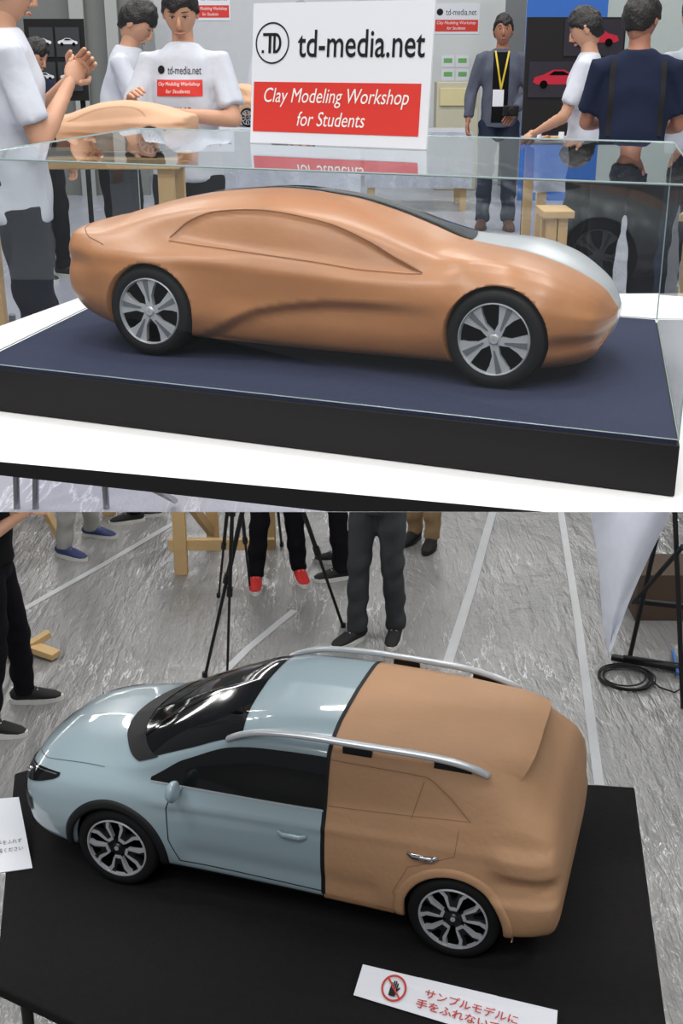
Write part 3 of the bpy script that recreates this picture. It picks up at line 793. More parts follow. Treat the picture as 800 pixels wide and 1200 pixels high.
def board(name, label, cat, u0, v0, u1, v1, Y, th, m, smooth=False, legs=False, floor=False):
    p, q = at(u0, v0, Y), at(u1, v1, Y)
    x0, x1 = p.x, q.x; z1, z0 = p.z, q.z
    if floor: z0 = 2.0
    e = thing(name, label, cat, ((x0+x1)/2, Y, 2.0 if z0 < 3.2 or legs else z0))
    b = B(); b.box(((x0+x1)/2, Y+th/2, (z0+z1)/2), (x1-x0, th, z1-z0)); b.obj('panel', m, e, True, smooth=False)
    if legs:
        b = B()
        for xx in (x0+.05, x1-.05): b.tube([(xx, Y+th+.02, 2.0), (xx, Y+th+.02, z1-.05)], [.018]*2)
        b.obj('stand', M_black, e, True)
    return e, x0, x1, z0, z1
M_greyp = mat('grey_partition', (112, 116, 113), .6, var=.04)
M_bluep = mat('blue_banner', (40, 98, 178), .6, var=.04)
board('partition_panel', 'tall grey exhibition partition panel', 'partition', -120, -60, 176, 232, 13.0, .06, M_greyp, floor=True)
for uu in (92, 132): board('partition_post', 'slim pale grey partition post', 'partition', uu, -60, uu+5, 232, 12.9, .05, mat('pale_post', (160, 164, 162), .5), floor=True)
board('partition_panel', 'tall white exhibition partition panel', 'partition', 176, -60, 415, 222, 14.2, .06, mat('white_partition', (196, 200, 204), .6), floor=True)
board('partition_post', 'dark grey door frame post by white wall', 'partition', 596, -60, 606, 222, 14.0, .06, mat('grey_post', (110, 114, 116), .5), floor=True)
board('banner', 'blue hanging banner beside display board', 'banner', 621, -60, 700, 176, 12.5, .02, M_bluep, floor=True)
board('partition_panel', 'pale green grey exhibition partition panel', 'partition', 700, -60, 900, 222, 13.4, .06, mat('pale_partition', (178, 188, 184), .6), floor=True)
def poster(u0, v0, u1, v1, Y, label):
    p, q = at(u0, v0, Y), at(u1, v1, Y)
    w, h = q.x-p.x, p.z-q.z
    e = thing('poster', label, 'poster', ((p.x+q.x)/2, Y, q.z), group='workshop posters on the wall')
    cx_, cz = (p.x+q.x)/2, (p.z+q.z)/2
    b = B(); b.box((cx_, Y, cz), (w, .006, h)); b.obj('sheet', M_card, e, True, smooth=False)
    b = B(); b.box((cx_, Y-.005, cz-h*.22), (w*.94, .003, h*.38)); b.obj('red_panel', M_red, e, True, smooth=False)
    X, Z = (1, 0, 0), (0, 0, 1)
    text('td-media.net', (cx_+w*.10, Y-.0035, cz+h*.22), X, Z, w*.66, h*.20, M_ink, e, off=.001)
    b = B(); b.tube([(cx_-w*.36, Y-.003, cz+h*.22), (cx_-w*.36, Y-.005, cz+h*.22)], [w*.07]*2, n=20); b.obj('logo', M_ink, e, True, smooth=False)
    text('Clay Modeling Workshop', (cx_, Y-.0065, cz-h*.14), X, Z, w*.84, h*.13, M_wht, e, shear=.2, off=.001)
    text('for Students', (cx_, Y-.0065, cz-h*.30), X, Z, w*.4, h*.10, M_wht, e, shear=.2, off=.001)
poster(508, 4, 561, 40, 15.097, 'small white poster with black lettering and red panel')
poster(412, 4, 462, 40, 15.097, 'small white poster with black lettering and red panel')
poster(222, -14, 270, 24, 14.197, 'small white poster with black lettering and red panel')
def car_shape(cx_, cz, w, Y, m, e, flip=1, name='car_picture'):
    pts = [(-.5, -.05), (-.47, .05), (-.3, .1), (-.12, .2), (.1, .2), (.28, .09), (.46, .04), (.5, -.06), (.42, -.1), (-.42, -.1)]
    b = B(); b.add([(cx_+flip*x*w, Y, cz+z*w*.9) for x, z in pts], [tuple(range(len(pts)))])
    b.obj(name, m, e, True, smooth=False, recalc=False)
    b = B()
    for s in (-.29, .3): b.tube([(cx_+flip*s*w, Y-.002, cz-.09*w), (cx_+flip*s*w, Y-.004, cz-.09*w)], [.075*w]*2, n=20)
    b.add([(cx_+flip*x*w, Y-.002, cz+z*w*.9) for x, z in [(-.1, .17), (.08, .17), (.22, .09), (-.2, .09)]], [(0, 1, 2, 3)])
    b.obj('car_picture_detail', M_dark, e, True, smooth=False, recalc=False)
e, x0, x1, z0, z1 = board('display_board', 'black display board with pinned car sketches', 'display board', 27, 22, 104, 118, 8.4, .03, M_black, legs=True)
for i in range(2):
    for j in range(2):
        cxx = lerp(x0, x1, .28+.44*i); czz = lerp(z0, z1, .30+.42*j)
        b = B(); b.box((cxx, 8.395, czz), ((x1-x0)*.40, .004, (z1-z0)*.36)); b.obj('sketch_sheet', mat('grey_sheet', (50, 52, 56), .6), e, True, smooth=False)
        car_shape(cxx, czz, (x1-x0)*.34, 8.390, M_card, e, 1 if i else -1)
M_photo = mat('dark_picture', (36, 32, 42), .4, var=.3, vs=3)
M_redcar = mat('red_car_print', (180, 22, 48), .4, var=.1)
e, x0, x1, z0, z1 = board('display_board', 'black display board with red sports car pictures', 'display board', 618, 20, 722, 176, 9.0, .03, M_black, legs=True)
for (fu, fv, fw) in ((.68, .85, .60), (.35, .54, .62), (.80, .52, .34)):
    cxx = lerp(x0, x1, fu); czz = lerp(z0, z1, fv)
    b = B(); b.box((cxx, 8.995, czz), ((x1-x0)*fw, .004, (z1-z0)*.27)); b.obj('picture', M_photo, e, True, smooth=False)
    car_shape(cxx, czz, (x1-x0)*fw*.85, 8.990, M_redcar, e, 1)

def btable(name, label, x0, x1, y0, y1, z, mtop, mleg, cloth=0., lg=.03):
    e = thing(name, label, 'table', ((x0+x1)/2, (y0+y1)/2, 2.0))
    b = B(); b.box(((x0+x1)/2, (y0+y1)/2, z-.02), (x1-x0, y1-y0, .04))
    b.obj('table_top', mtop, e, True, bevel=.004)
    if cloth:
        b = B()
        def fn(i, j):
            x = lerp(x0-.01, x1+.01, i); return Vector((x, y0-.012-.02*j*(1+sin(x*17))-.01*sin(x*41)*j, lerp(z, z-cloth, j)))
        b.grid(fn, 60, 6)
        b.obj('cloth', mtop, e, True, recalc=False)
    for x in (x0+.06, x1-.06):
        for y in (y0+.06, y1-.06):
            b = B(); b.box((x, y, (z-.04+2)/2), (lg*2, lg*2, z-.04-2)); b.obj('table_leg', mleg, e, True, smooth=False)
    return e
M_plast = plastic_floor('plastic_draped_white', (178, 184, 198), (212, 215, 225), 6., .3, .4)
pL = at(30, 190, 5.0); pR = at(250, 190, 5.0)
zt_ = at(150, 185, 4.9).z
btable('work_table', 'wooden clay modelling stand with wooden legs', pL.x-.3, pR.x-.12, 4.85, 5.30, zt_, M_wood, M_wood)
def clay_car(loc, rot, sc, label, m, zs=1.15):
    e = thing('clay_study_model', label, 'model car', loc, rot)
    me = full1.copy(); me.transform(Matrix.Scale(sc, 4)); me.transform(Matrix.Scale(zs, 4, (0, 0, 1)))
    finish(me, 'body_panel', m, e, ang=180)
    for ax in (-.37, .37):
        for sd in (-1, 1):
            wheel(e, ax*sc, sd*.215*sc, R1*sc*1.05, .07*sc, sd, 2)
    return e
clay_car((at(128, 180, 5.1).x, 5.08, zt_), radians(172), .60, 'unfinished brown clay car model with black wheels on wooden stand', M_clay3, 1.05)
zq = at(260, 150, 7.3).z
btable('work_table', 'white plastic covered work table', at(226, 150, 7.5).x, at(420, 150, 7.5).x, 7.2, 8.0, zq, M_plast, M_wood, cloth=.35)
clay_car((at(272, 150, 7.6).x, 7.6, zq), radians(150), .55, 'unfinished pale clay car model on white table', M_clay3, 1.3)
btable('work_table', 'white plastic draped table with wooden legs', at(430, 190, 11).x, at(560, 190, 11).x, 11.6, 12.3, 2.72, M_plast, M_wood, cloth=.5)
btable('work_table', 'white topped work table with tools on it', at(612, 165, 8.5).x, at(690, 165, 8.5).x, 7.9, 8.6, at(640, 166, 8.0).z, M_plast, M_wood, cloth=.3)
zt3 = at(640, 166, 8.0).z
for i in range(6):
    p = at(632+i*9, 160, 8.1); k = i % 3
    b = B()
    if k == 0: b.tube([(p.x, 8.15, zt3), (p.x, 8.15, zt3+.05)], [.022, .018], n=14); lab = ('paper_cup', 'small white paper cup on table', 'cup', M_card)
    elif k == 1: b.tube([(p.x-.03, 8.1, zt3+.014), (p.x, 8.12, zt3+.02), (p.x+.03, 8.16, zt3+.014)], [.008, .014, .01], n=10, rnd=True); lab = ('clay_lump', 'small brown lump of modelling clay on table', 'clay', M_clay1)
    else: b.box((p.x, 8.12, zt3+.014), (.05, .03, .026)); lab = ('sanding_block', 'small wooden sanding block on table', 'block', M_wood)
    o = b.obj(lab[0], lab[3], bevel=.003 if k == 2 else 0)
    tag(o, lab[1], lab[2])
btable('trestle', 'low wooden trestle stand on plastic sheeting', at(248, 215, 10.2).x, at(330, 215, 10.2).x, 9.9, 10.3, 2.45, M_wood, M_wood)
btable('trestle', 'low wooden trestle stand near dark trousers', at(632, 215, 7.).x, at(668, 215, 7.).x, 6.8, 7.1, 2.58, M_wood, M_wood)
e = thing('equipment_cabinet', 'beige equipment cabinet with drawer front', 'cabinet', (at(536, 150, 13.5).x, 13.5, 2.0))
p, q = at(512, 96, 13.5), at(560, 150, 13.5)
b = B(); b.box(((p.x+q.x)/2, 13.7, (2+p.z)/2), (q.x-p.x, .4, p.z-2)); b.obj('cabinet_body', mat('beige_metal', (186, 182, 160), .5), e, True, bevel=.01)
b = B(); b.box(((p.x+q.x)/2, 13.49, p.z-.15), ((q.x-p.x)*.85, .02, .18)); b.obj('drawer', mat('cream_metal', (204, 194, 148), .5), e, True, bevel=.004)
e = thing('notice_sheet', 'white notice sheets with green marks pinned on wall', 'poster', (at(535, 80, 15.05).x, 15.097, 3.3))
for uu, vv in ((525, 72), (542, 72), (525, 88), (542, 88)):
    p = at(uu, vv, 15.05); b = B(); b.box((p.x, 15.097, p.z), (.15, .006, .13)); b.obj('sheet', M_card, e, True, smooth=False)
    b = B(); b.box((p.x, 15.092, p.z+.01), (.10, .003, .05)); b.obj('green_mark', mat('green_print', (110, 180, 100), .6), e, True, smooth=False)

# =================================================================== PEOPLE
def hand(b, w, d, n, curl=.35, sz=1.):
    d = d.normalized(); n = (n-d*n.dot(d)).normalized(); s = d.cross(n)
    R = Matrix((s, d, n)).transposed()
    b.ell(w+d*.05*sz, (.038*sz, .05*sz, .016*sz), R=R, nu=14, nv=8)
    for i, L in enumerate((.062, .070, .066, .052)):
        p = w+d*.088*sz+s*(-.028+.019*i)*sz; dirv = d.copy(); pts = [p-d*.01]
        for k in range(3):
            dirv = (dirv*cos(curl*(1+.15*i))+n*sin(curl*(1+.15*i))).normalized()
            p = p+dirv*L*sz*(.42, .32, .26)[k]; pts.append(p.copy())
        b.tube(pts, [.0092*sz, .009*sz, .0082*sz, .007*sz], n=8, rnd=True)
    p = w+d*.028*sz-s*.032*sz
    b.tube([p, p+(d*.7-s*.6+n*.2).normalized()*.035*sz, p+(d*.7-s*.6+n*.2).normalized()*.035*sz+(d*.9-s*.1+n*.4).normalized()*.028*sz], [.012*sz, .0105*sz, .008*sz], n=8, rnd=True)

def headfn(p):
    x, y, z = p
    if z < 0:
        x *= 1-.28*(-z)**1.4
        if y < 0: y *= 1-.22*(-z)
    if y > 0:
        y *= .95
        y += .03*exp(-((z-.30)/.12)**2)*(1-min(1, abs(x)*1.1)) - .05*exp(-((z-.10)/.10)**2)*exp(-((abs(x)-.40)/.16)**2)
        y += .05*exp(-((z+.85)/.15)**2)*exp(-(x/.3)**2)
    return Vector((x, y, z))
def person(label, loc, rot, H=1.72, lean=0., hp=0., hy=0., LE=None, LW=None, RE=None, RW=None, feet=None, fdir=None,
           shirt=None, sleeve='short', trou=None, shoe=None, sole=None, hair=None, skin=None, hem=.93, lod=1, group=None, hairlen=1.):
    shirt = shirt or M_tee; trou = trou or M_blkt; shoe = shoe or M_shoeb; sole = sole or M_sole; hair = hair or M_hair; skin = skin or M_skin
    k = H/1.72
    e = thing('person', label, 'person', loc, rot, group)
    Mi = PM[e.name].inverted()
    T = Matrix.Translation((0, 0, .95*k)) @ Matrix.Rotation(-lean, 4, 'X') @ Matrix.Translation((0, 0, -.95*k))
    def U(x, y, z): return T @ Vector((x*k, y*k, z*k))
    SL, SR = U(-.162, 0, 1.385), U(.162, 0, 1.385)
    LE = Vector(LE)*k if LE else U(-.215, -.02, 1.11); LW = Vector(LW)*k if LW else U(-.225, .06, .86)
    RE = Vector(RE)*k if RE else U(.215, -.02, 1.11); RW = Vector(RW)*k if RW else U(.225, .06, .86)
    if feet: FT = [Mi @ Vector((f[0], f[1], loc[2])) for f in feet]
    else: FT = [Vector((-.11*k, .02, 0)), Vector((.11*k, -.02, 0))]
    FT.sort(key=lambda f: f.x)
    fdir = fdir or [.12, -.12]
    hips = [Vector((-.085*k, 0, .88*k)), Vector((.085*k, 0, .88*k))]
    knees = []; ank = []
    for i in range(2):
        a = FT[i]+Vector((0, 0, .085*k)); ank.append(a)
        kn = hips[i].lerp(a, .48); kn.y += .035*k; knees.append(kn)
    vx = .014 if lod else .02
    b = B()
    b.tube([U(0, 0, .93), U(0, 0, 1.1), U(0, 0, 1.3), U(0, -.005, 1.40), U(0, -.01, 1.455)], [(.13*k, .085*k), (.12*k, .085*k), (.145*k, .09*k), (.12*k, .075*k), (.055*k, .055*k)], n=20, side=(1, 0, 0))
    b.tube([U(0, -.01, 1.42), U(0, .0, 1.50), U(0, .01, 1.56)], [.053*k, .050*k, .050*k], n=14, rnd=True)
    for sh, el, wr in ((SL, LE, LW), (SR, RE, RW)):
        b.tube([sh*.93+U(0, 0, 1.38)*.07, sh, sh.lerp(el, .5), el], [.04*k, .046*k, .042*k, .036*k], n=14, rnd=True)
        b.tube([el, el.lerp(wr, .3), el.lerp(wr, .75), wr+(wr-el).normalized()*.02], [.035*k, .038*k, .029*k, .023*k], n=14, rnd=True)
    for i in range(2):
        b.tube([hips[i], hips[i].lerp(knees[i], .5), knees[i], knees[i].lerp(ank[i], .35), ank[i]], [.075*k, .068*k, .05*k, .05*k, .035*k], n=14, rnd=True)
    me = fuse(b, vx, 3)
    hc = U(0, .02, 1.592)
    RH = Matrix.Rotation(-lean*.6, 3, 'X') @ Matrix.Rotation(hy, 3, 'Z') @ Matrix.Rotation(-hp, 3, 'X')
    hb = B()
    def HP(x, y, z): return hc+RH @ (Vector((x, y, z))*k)
    hb.ell(hc, (.074*k, .094*k, .118*k), R=RH, fn=headfn, nu=36, nv=26)
    hb.tube([HP(0, .082, .018), HP(0, .096, -.005), HP(0, .105, -.026), HP(0, .088, -.034)], [.006*k, .009*k, .013*k, .010*k], n=10, rnd=True)
    for s in (-1, 1):
        hb.ell(HP(s*.075, -.008, -.008), (.009*k, .018*k, .031*k), R=RH, nu=12, nv=8)
    hb.tube([HP(-.02, .082, -.062), HP(0, .090, -.061), HP(.02, .082, -.062)], [.005*k, .008*k, .005*k], n=8, rnd=True)
    for el, wr, sgn in ((LE, LW, 1), (RE, RW, -1)):
        d = (wr-el).normalized(); nn = Vector((sgn, -.0, .1)) if abs(d.z) > .6 else Vector((sgn*.6, 0, -.8))
        hand(hb, wr+d*.012, d, nn, .38, k)
    me = join_mesh(me, hb)
    finish(me, 'body', skin, e, ang=180, recalc=True)
    lid = .0035 if hp > .2 else .005
    for s in (-1, 1):
        b = B(); b.ell(HP(s*.029, .079, .012), (.012*k, .007*k, lid*k), R=RH, nu=12, nv=8, m=0); b.ell(HP(s*.029, .0845, .012), (.0065*k, .003*k, lid*.95*k), R=RH, nu=10, nv=6, m=1)
        b.tube([HP(s*.014, .085, .012+lid), HP(s*.029, .086, .014+lid), HP(s*.044, .078, .011+lid)], [.0014*k]*3, n=6, m=1)
        b.tube([HP(s*.014, .0865, .034), HP(s*.03, .087, .037), HP(s*.046, .076, .034)], [.002*k, .003*k, .002*k], n=6, m=1)
        b.obj('eye', [mat('eye_white', (190, 186, 180), .4), M_hair], e)
    b = B(); b.tube([HP(-.022, .085, -.062), HP(0, .0945, -.063), HP(.022, .085, -.062)], [.003*k, .0045*k, .003*k], n=8, rnd=True); b.obj('mouth', mat('lips', (160, 92, 82), .5), e)
    rnd = random.Random(int(loc[0]*1000)+7)
    ph = [rnd.uniform(0, 6) for _ in range(6)]
    def hairfn(p):
        x, y, z = p
        fr = .36+.10*sin(5*x+ph[4])
        th = lerp(-.10, fr, ss(y/.75)) if y > 0 else lerp(-.10, -.66*hairlen, ss(-y/.6))
        m_ = min(1, max(0, (z-th+.05)/.12)); m_ = m_*m_*(3-2*m_)
        q = headfn(p); t = .045*sin(9*x+ph[0])*sin(8*y+ph[1])+.025*sin(17*z+ph[2]+6*x)+.02*sin(23*y+ph[3])
        f = .88+m_*(.27+t); return Vector((q.x*f, q.y*f, q.z*(.90+m_*(.23+t*.7))))
    b = B(); b.ell(hc, (.074*k, .094*k, .118*k), R=RH, fn=hairfn, nu=48, nv=32); b.obj('hair', hair, e, ang=180)
    b = B()
    b.tube([Vector((0, .0, hem*k)), U(0, .005, 1.02), U(0, .005, 1.15), U(0, .008, 1.29), U(0, 0, 1.385), U(0, -.008, 1.435), U(0, -.01, 1.458)],
           [(.168*k, .122*k), (.152*k, .115*k), (.155*k, .115*k), (.165*k, .118*k), (.148*k, .095*k), (.095*k, .075*k), (.065*k, .063*k)], n=24, side=(1, 0, 0))
    for sh, el, wr in ((SL, LE, LW), (SR, RE, RW)):
        c = U(0, 0, 1.37)
        if sleeve == 'short': b.tube([sh.lerp(c, .25), sh, sh.lerp(el, .35), sh.lerp(el, .78)], [.056*k, .056*k, .058*k, .062*k], n=16, rnd=False)
        else:
            b.tube([sh.lerp(c, .25), sh, sh.lerp(el, .5), el], [.056*k, .060*k, .056*k, .051*k], n=16, rnd=True)
            b.tube([el, el.lerp(wr, .5), el.lerp(wr, .93)], [.051*k, .046*k, .040*k], n=16)
    sm = fuse(b, vx*.9, 3)
    rw = random.Random(len(PM)); w1, w2 = rw.uniform(0, 6), rw.uniform(0, 6)
    for v_ in sm.vertices:
        c = v_.co; f = .005*sin(14*c.z+9*c.x+w1)*sin(11*c.x-8*c.z+w2)+.004*sin(34*c.z+20*c.x*c.x*9+w2)
        v_.co = c+v_.normal*f
    sb = bvh_of(sm)
    finish(sm, 'shirt', shirt, e, ang=180)
    b = B()
    b.tube([Vector((0, 0, 1.02*k)), Vector((0, 0, .93*k)), Vector((0, -.005, .85*k))], [(.142*k, .102*k), (.156*k, .114*k), (.142*k, .108*k)], n=22, side=(1, 0, 0))
    for i in range(2):
        b.tube([hips[i], hips[i].lerp(knees[i], .35), hips[i].lerp(knees[i], .75), knees[i], knees[i].lerp(ank[i], .4), ank[i]+Vector((0, 0, -.02*k))], [.090*k, .086*k, .074*k, .069*k, .066*k, .060*k], n=16)
    tm = fuse(b, vx*.9, 2)
    for v_ in tm.vertices:
        c = v_.co; s_ = (1.8 if c.z < .30 or .42 < c.z < .62 else .8)
        v_.co = c+v_.normal*(.0045*s_*sin(38*c.z+12*c.x+w1)*sin(9*c.x+16*c.y+7*c.z+w2))
    finish(tm, 'trousers', trou, e, ang=180)
    for i in range(2):
        f = FT[i]; R = Matrix.Rotation(fdir[i], 3, 'Z')
        def Q(x, y, z): return f+R @ (Vector((x, y, z))*k)
        b = B()
        b.tube([Q(0, -.075, .045), Q(0, -.05, .052), Q(0, 0, .060), Q(0, .05, .050), Q(0, .11, .038), Q(0, .165, .030), Q(0, .195, .024)],
               [(.018*k, .022*k), (.034*k, .040*k), (.040*k, .048*k), (.043*k, .038*k), (.046*k, .026*k), (.040*k, .018*k), (.020*k, .010*k)], n=16, side=R @ Vector((1, 0, 0)), m=0)
        out = []
        for j in range(24):
            a = 2*pi*j/24; y = .062+.147*sin(a); x = (.052 if y > .05 else .043)*cos(a); out.append(Q(x, y, 0))
        b.prism(out, (0, 0, .026*k), 1)
        for t in range(4): b.tube([Q(-.02, .05+.022*t, .088-.010*t-.001*t*t), Q(.02, .05+.022*t, .088-.010*t-.001*t*t)], [.003*k]*2, n=6, m=1)
        b.obj('shoe', [shoe, sole], e, ang=50)
    return e, sb, U, k

def facing(dx, dy): return atan2(-dx, dy)
person('person in white t-shirt and black trousers holding something small', (-1.17, 4.45, 2.0), facing(.95, .3), H=1.74, LE=(-.20, .08, 1.14), LW=(-.05, .22, 1.30), RE=(.20, .08, 1.10), RW=(.06, .20, 1.28), hp=.25, shirt=M_tee, hem=.82)
p = at(40, 80, 8.0)
person('person in dark navy shirt standing by the display board', (p.x, 8.0, 2.0), facing(.9, -.5), H=1.50, shirt=M_navyt, hp=.5, lod=0)
p = at(136, 60, 6.9)
person('person in white t-shirt with black hair leaning over a clay model', (p.x-.03, 6.9, 2.0), facing(1, -.15), H=1.70, lean=.22, hp=.55, LE=(-.22, .25, 1.10), LW=(-.1, .42, 1.02), RE=(.22, .25, 1.08), RW=(.1, .42, 1.0))
pD = at(214, 60, 5.78)
eD, sbD, UD, kD = person('person in white printed t-shirt working clay with both hands', (pD.x, 5.80, 2.0), facing(-.18, -1), H=1.70, hp=.45, hy=.2,
    LE=(-.25, .06, 1.13), LW=(.0, .27, 1.17), RE=(.24, .08, 1.13), RW=(.16, .27, 1.22), hem=.86)
def pr(p):
    h = sbD.ray_cast(Vector((p.x, .6, p.z)), Vector((0, -1, 0)))
    return Vector((p.x, (h[0].y if h[0] is not None else .12)+.003, p.z))
def pr2(p):
    q = pr(p); q.y += .003; return q
b = B(); b.grid(lambda i, j: pr(Vector((lerp(.100, -.110, i), .2, lerp(1.22, 1.29, j)))), 20, 8); b.obj('shirt_print', M_red, eD, recalc=False)
text('td-media.net', (-.03, .2, 1.33), (-1, 0, 0), (0, 0, 1), .15, .034, M_ink, eD, world=False, proj=pr, name='shirt_lettering')
text('Clay Modeling Workshop', (-.005, .2, 1.270), (-1, 0, 0), (0, 0, 1), .19, .020, M_wht, eD, world=False, proj=pr2, shear=.2, name='shirt_lettering')
text('for Students', (-.005, .2, 1.241), (-1, 0, 0), (0, 0, 1), .11, .016, M_wht, eD, world=False, proj=pr2, shear=.2, name='shirt_lettering')
text('TMS', (-.02, .2, 1.155), (-1, 0, 0), (0, 0, 1), .08, .035, M_ink, eD, world=False, proj=pr, name='shirt_lettering')
b = B(); c_ = [pr(Vector((.078+.018*cos(a), .2, 1.332+.018*sin(a)))) for a in [2*pi*j/24 for j in range(24)]]; b.add(c_, [tuple(range(24))]); b.obj('shirt_logo', M_ink, eD, recalc=False)
p = at(352, 30, 8.6); person('person with grey hair standing behind the sign', (p.x, 8.6, 2.0), facing(.2, -1), H=1.72, hair=M_hairg, shirt=M_blacktee, lod=0)
p = at(326, 30, 9.4); person('person with dark hair standing behind the sign', (p.x, 9.4, 2.0), facing(-.4, 1), H=1.70, shirt=M_tee, lod=0)
pF = on(579, 268, 2.0)
eF, sbF, UF, kF = person('man in open grey jacket with yellow lanyard and dark jeans', tuple(pF), facing(-.1, -1), H=1.70, shirt=M_jacket, sleeve='long', trou=M_jean, shoe=M_shoebr, sole=M_shoebr, skin=M_skin2,
    LE=(-.24, .0, 1.12), LW=(-.12, .20, .98), RE=(.24, -.02, 1.12), RW=(.26, .06, .90), hem=.84)
def prF(x, z, o=.004):
    h = sbF.ray_cast(Vector((x, .6, z)), Vector((0, -1, 0))); return Vector((x, (h[0].y if h[0] is not None else .1)+o, z))
b = B(); b.grid(lambda i, j: prF(lerp(.070, -.060, i), lerp(.87, 1.41, j)), 8, 20); b.obj('t_shirt', M_blacktee, eF, recalc=False, label='black t-shirt under the jacket')
M_yel = mat('yellow_lanyard', (205, 180, 44), .6)
b = B()
for s in (-1, 1): b.strip([prF(lerp(s*.055, 0, t/8), lerp(1.42, 1.13, t/8), .009) for t in range(9)], .014, Vector((0, 1, 0)))
b.obj('lanyard', M_yel, eF, recalc=False)
b = B(); q = prF(.02, 1.06, .012); b.box(q, (.09, .006, .13)); b.obj('badge', M_card, eF, bevel=.002)
b = B(); q = PM[eF.name] @ Vector((-.08, .32, .97)); b.box(q, (.12, .07, .08)); b.tube([q+Vector((0, -.03, 0)), q+Vector((0, -.09, 0))], [.032, .03], n=20); o = b.obj('camera', M_black, bevel=.006); tag(o, 'black camera held in one hand', 'camera')
p = at(745, 100, 5.75)
eG, sbG, UG, kG = person('man in navy t-shirt and black trousers seen from behind', (p.x, 5.75, 2.0), facing(.15, 1), H=1.67, hp=.35, hy=-.4, shirt=M_navyt, hem=.86,
    LE=(-.215, .08, 1.13), LW=(-.12, .32, 1.12), RE=(.215, .06, 1.12), RW=(.12, .3, 1.1), skin=M_skin2)
def prG(x, z, o=.006):
    h = sbG.ray_cast(Vector((x, -.6, z)), Vector((0, 1, 0))); return Vector((x, (h[0].y if h[0] is not None else -.1)-o, z))
for s in (-1, 1):
    b = B(); b.strip([prG(s*.11, lerp(1.37, 1.05, t/10)) for t in range(11)], .028, Vector((0, -1, 0))); b.obj('backpack_strap', M_black, eG, recalc=False)
p = at(694, 70, 7.4); person('person in white t-shirt standing at the work table', (p.x, 7.4, 2.0), facing(-1, .3), H=1.66, lean=.05, hp=.4, lod=0, LE=(-.22, .12, 1.1), LW=(-.12, .30, 1.0), RE=(.22, .12, 1.1), RW=(.12, .30, 1.0))
p = at(812, 100, 6.4); person('person in pale grey t-shirt beside man in navy', (p.x, 6.4, 2.0), facing(-.3, 1), H=1.70, shirt=M_teeg, trou=M_jean, lod=0)

def low(label, f1, f2, dx, dy, **kw):
    a, b_ = on(*f1, 0), on(*f2, 0); c = (a+b_)/2
    kw.setdefault('LE', (-.22, .05, 1.14)); kw.setdefault('LW', (-.08, .22, 1.24)); kw.setdefault('RE', (.22, .05, 1.14)); kw.setdefault('RW', (.10, .22, 1.22))
    person(label, (c.x, c.y, 0), facing(dx, dy), feet=[(a.x, a.y), (b_.x, b_.y)], lod=1, **kw)
low('person in black trousers and black sneakers standing sideways', (30, 822), (-12, 860), 1, .05, H=1.74, shirt=M_blacktee, shoe=M_shoeb)
low('person in light grey trousers and blue sneakers', (76, 652), (108, 628), .9, -.3, trou=M_lgrey, shoe=M_shoebl, H=1.68)
low('person in black trousers and black shoes', (158, 611), (180, 604), -1, -.2, H=1.68)
low('person in black trousers and red running shoes', (300, 684), (350, 676), .15, -1, shoe=M_shoer, H=1.68, shirt=M_tee)
low('person in black trousers and black canvas shoes', (400, 658), (400, 678), -1, -.1, H=1.70, shirt=M_tee)
low('person in charcoal trousers and black canvas shoes', (418, 750), (464, 746), -.35, -1, trou=M_gryt, H=1.74, shirt=M_navyt, fdir=[.1, -.5])
low('person in khaki trousers and black shoes', (486, 632), (506, 640), -.5, -1, trou=M_khaki, sole=M_soleb, H=1.70, shirt=M_tee)

# =================================================================== LOWER LEVEL PROPS
def between(b, p, q, w, h, m=0):
    p = Vector(p); q = Vector(q); d = (q-p); L = d.length; d.normalize()
    s = d.cross(Vector((0, 0, 1)))
    if s.length < 1e-3: s = Vector((1, 0, 0))
    s.normalize(); u_ = s.cross(d)
    R = Matrix((d, s, u_)).transposed()
    b.box((p+q)/2, (L, w, h), R=R, m=m)
def post_frame(label, pts, beams):
    c = pts[0]
    e = thing('wooden_trestle', label, 'trestle', (c.x, c.y, 0))
    for p in pts:
        b = B(); b.box((p.x, p.y, .40), (.09, .06, .80)); b.obj('post', M_wood, e, True, bevel=.003)
    for (p, q, w) in beams:
        b = B(); between(b, p, q, .05, w); b.obj('beam', M_wood, e, True, bevel=.003)
    return e
a, c = on(213, 672, 0), on(316, 640, 0)
post_frame('raw pine wooden trestle frame on plastic sheeting', [a, c, on(250, 640, 0)],
  [(a+Vector((-.08, 0, .22)), on(322, 668, 0)+Vector((0, 0, .20)), .08), (a+Vector((-.05, 0, .80)), c+Vector((.08, 0, .80)), .08), (on(213, 672, 0)+Vector((0, .05, .60)), on(250, 640, 0)+Vector((0, 0, .1)), .06)])
a, c = on(22, 600, 0), on(72, 637, 0)
post_frame('raw pine wooden trestle with diagonal brace', [on(20, 605, 0), on(128, 603, 0)], [(on(20, 602, 0)+Vector((0, 0, .55)), c+Vector((0, 0, .05)), .07), (on(20, 602, 0)+Vector((0, 0, .12)), on(130, 602, 0)+Vector((0, 0, .12)), .07)])
e = thing('wooden_offcut', 'short raw pine board offcut leaning on the floor', 'wood', tuple(on(25, 765, 0)))
b = B(); between(b, on(-30, 735, .1), on(66, 768, .03), .08, .04); b.obj('board', M_wood, e, True, bevel=.003)
b = B(); between(b, on(10, 772, .02), on(58, 742, .10), .05, .04); b.obj('board', M_wood, e, True, bevel=.003)
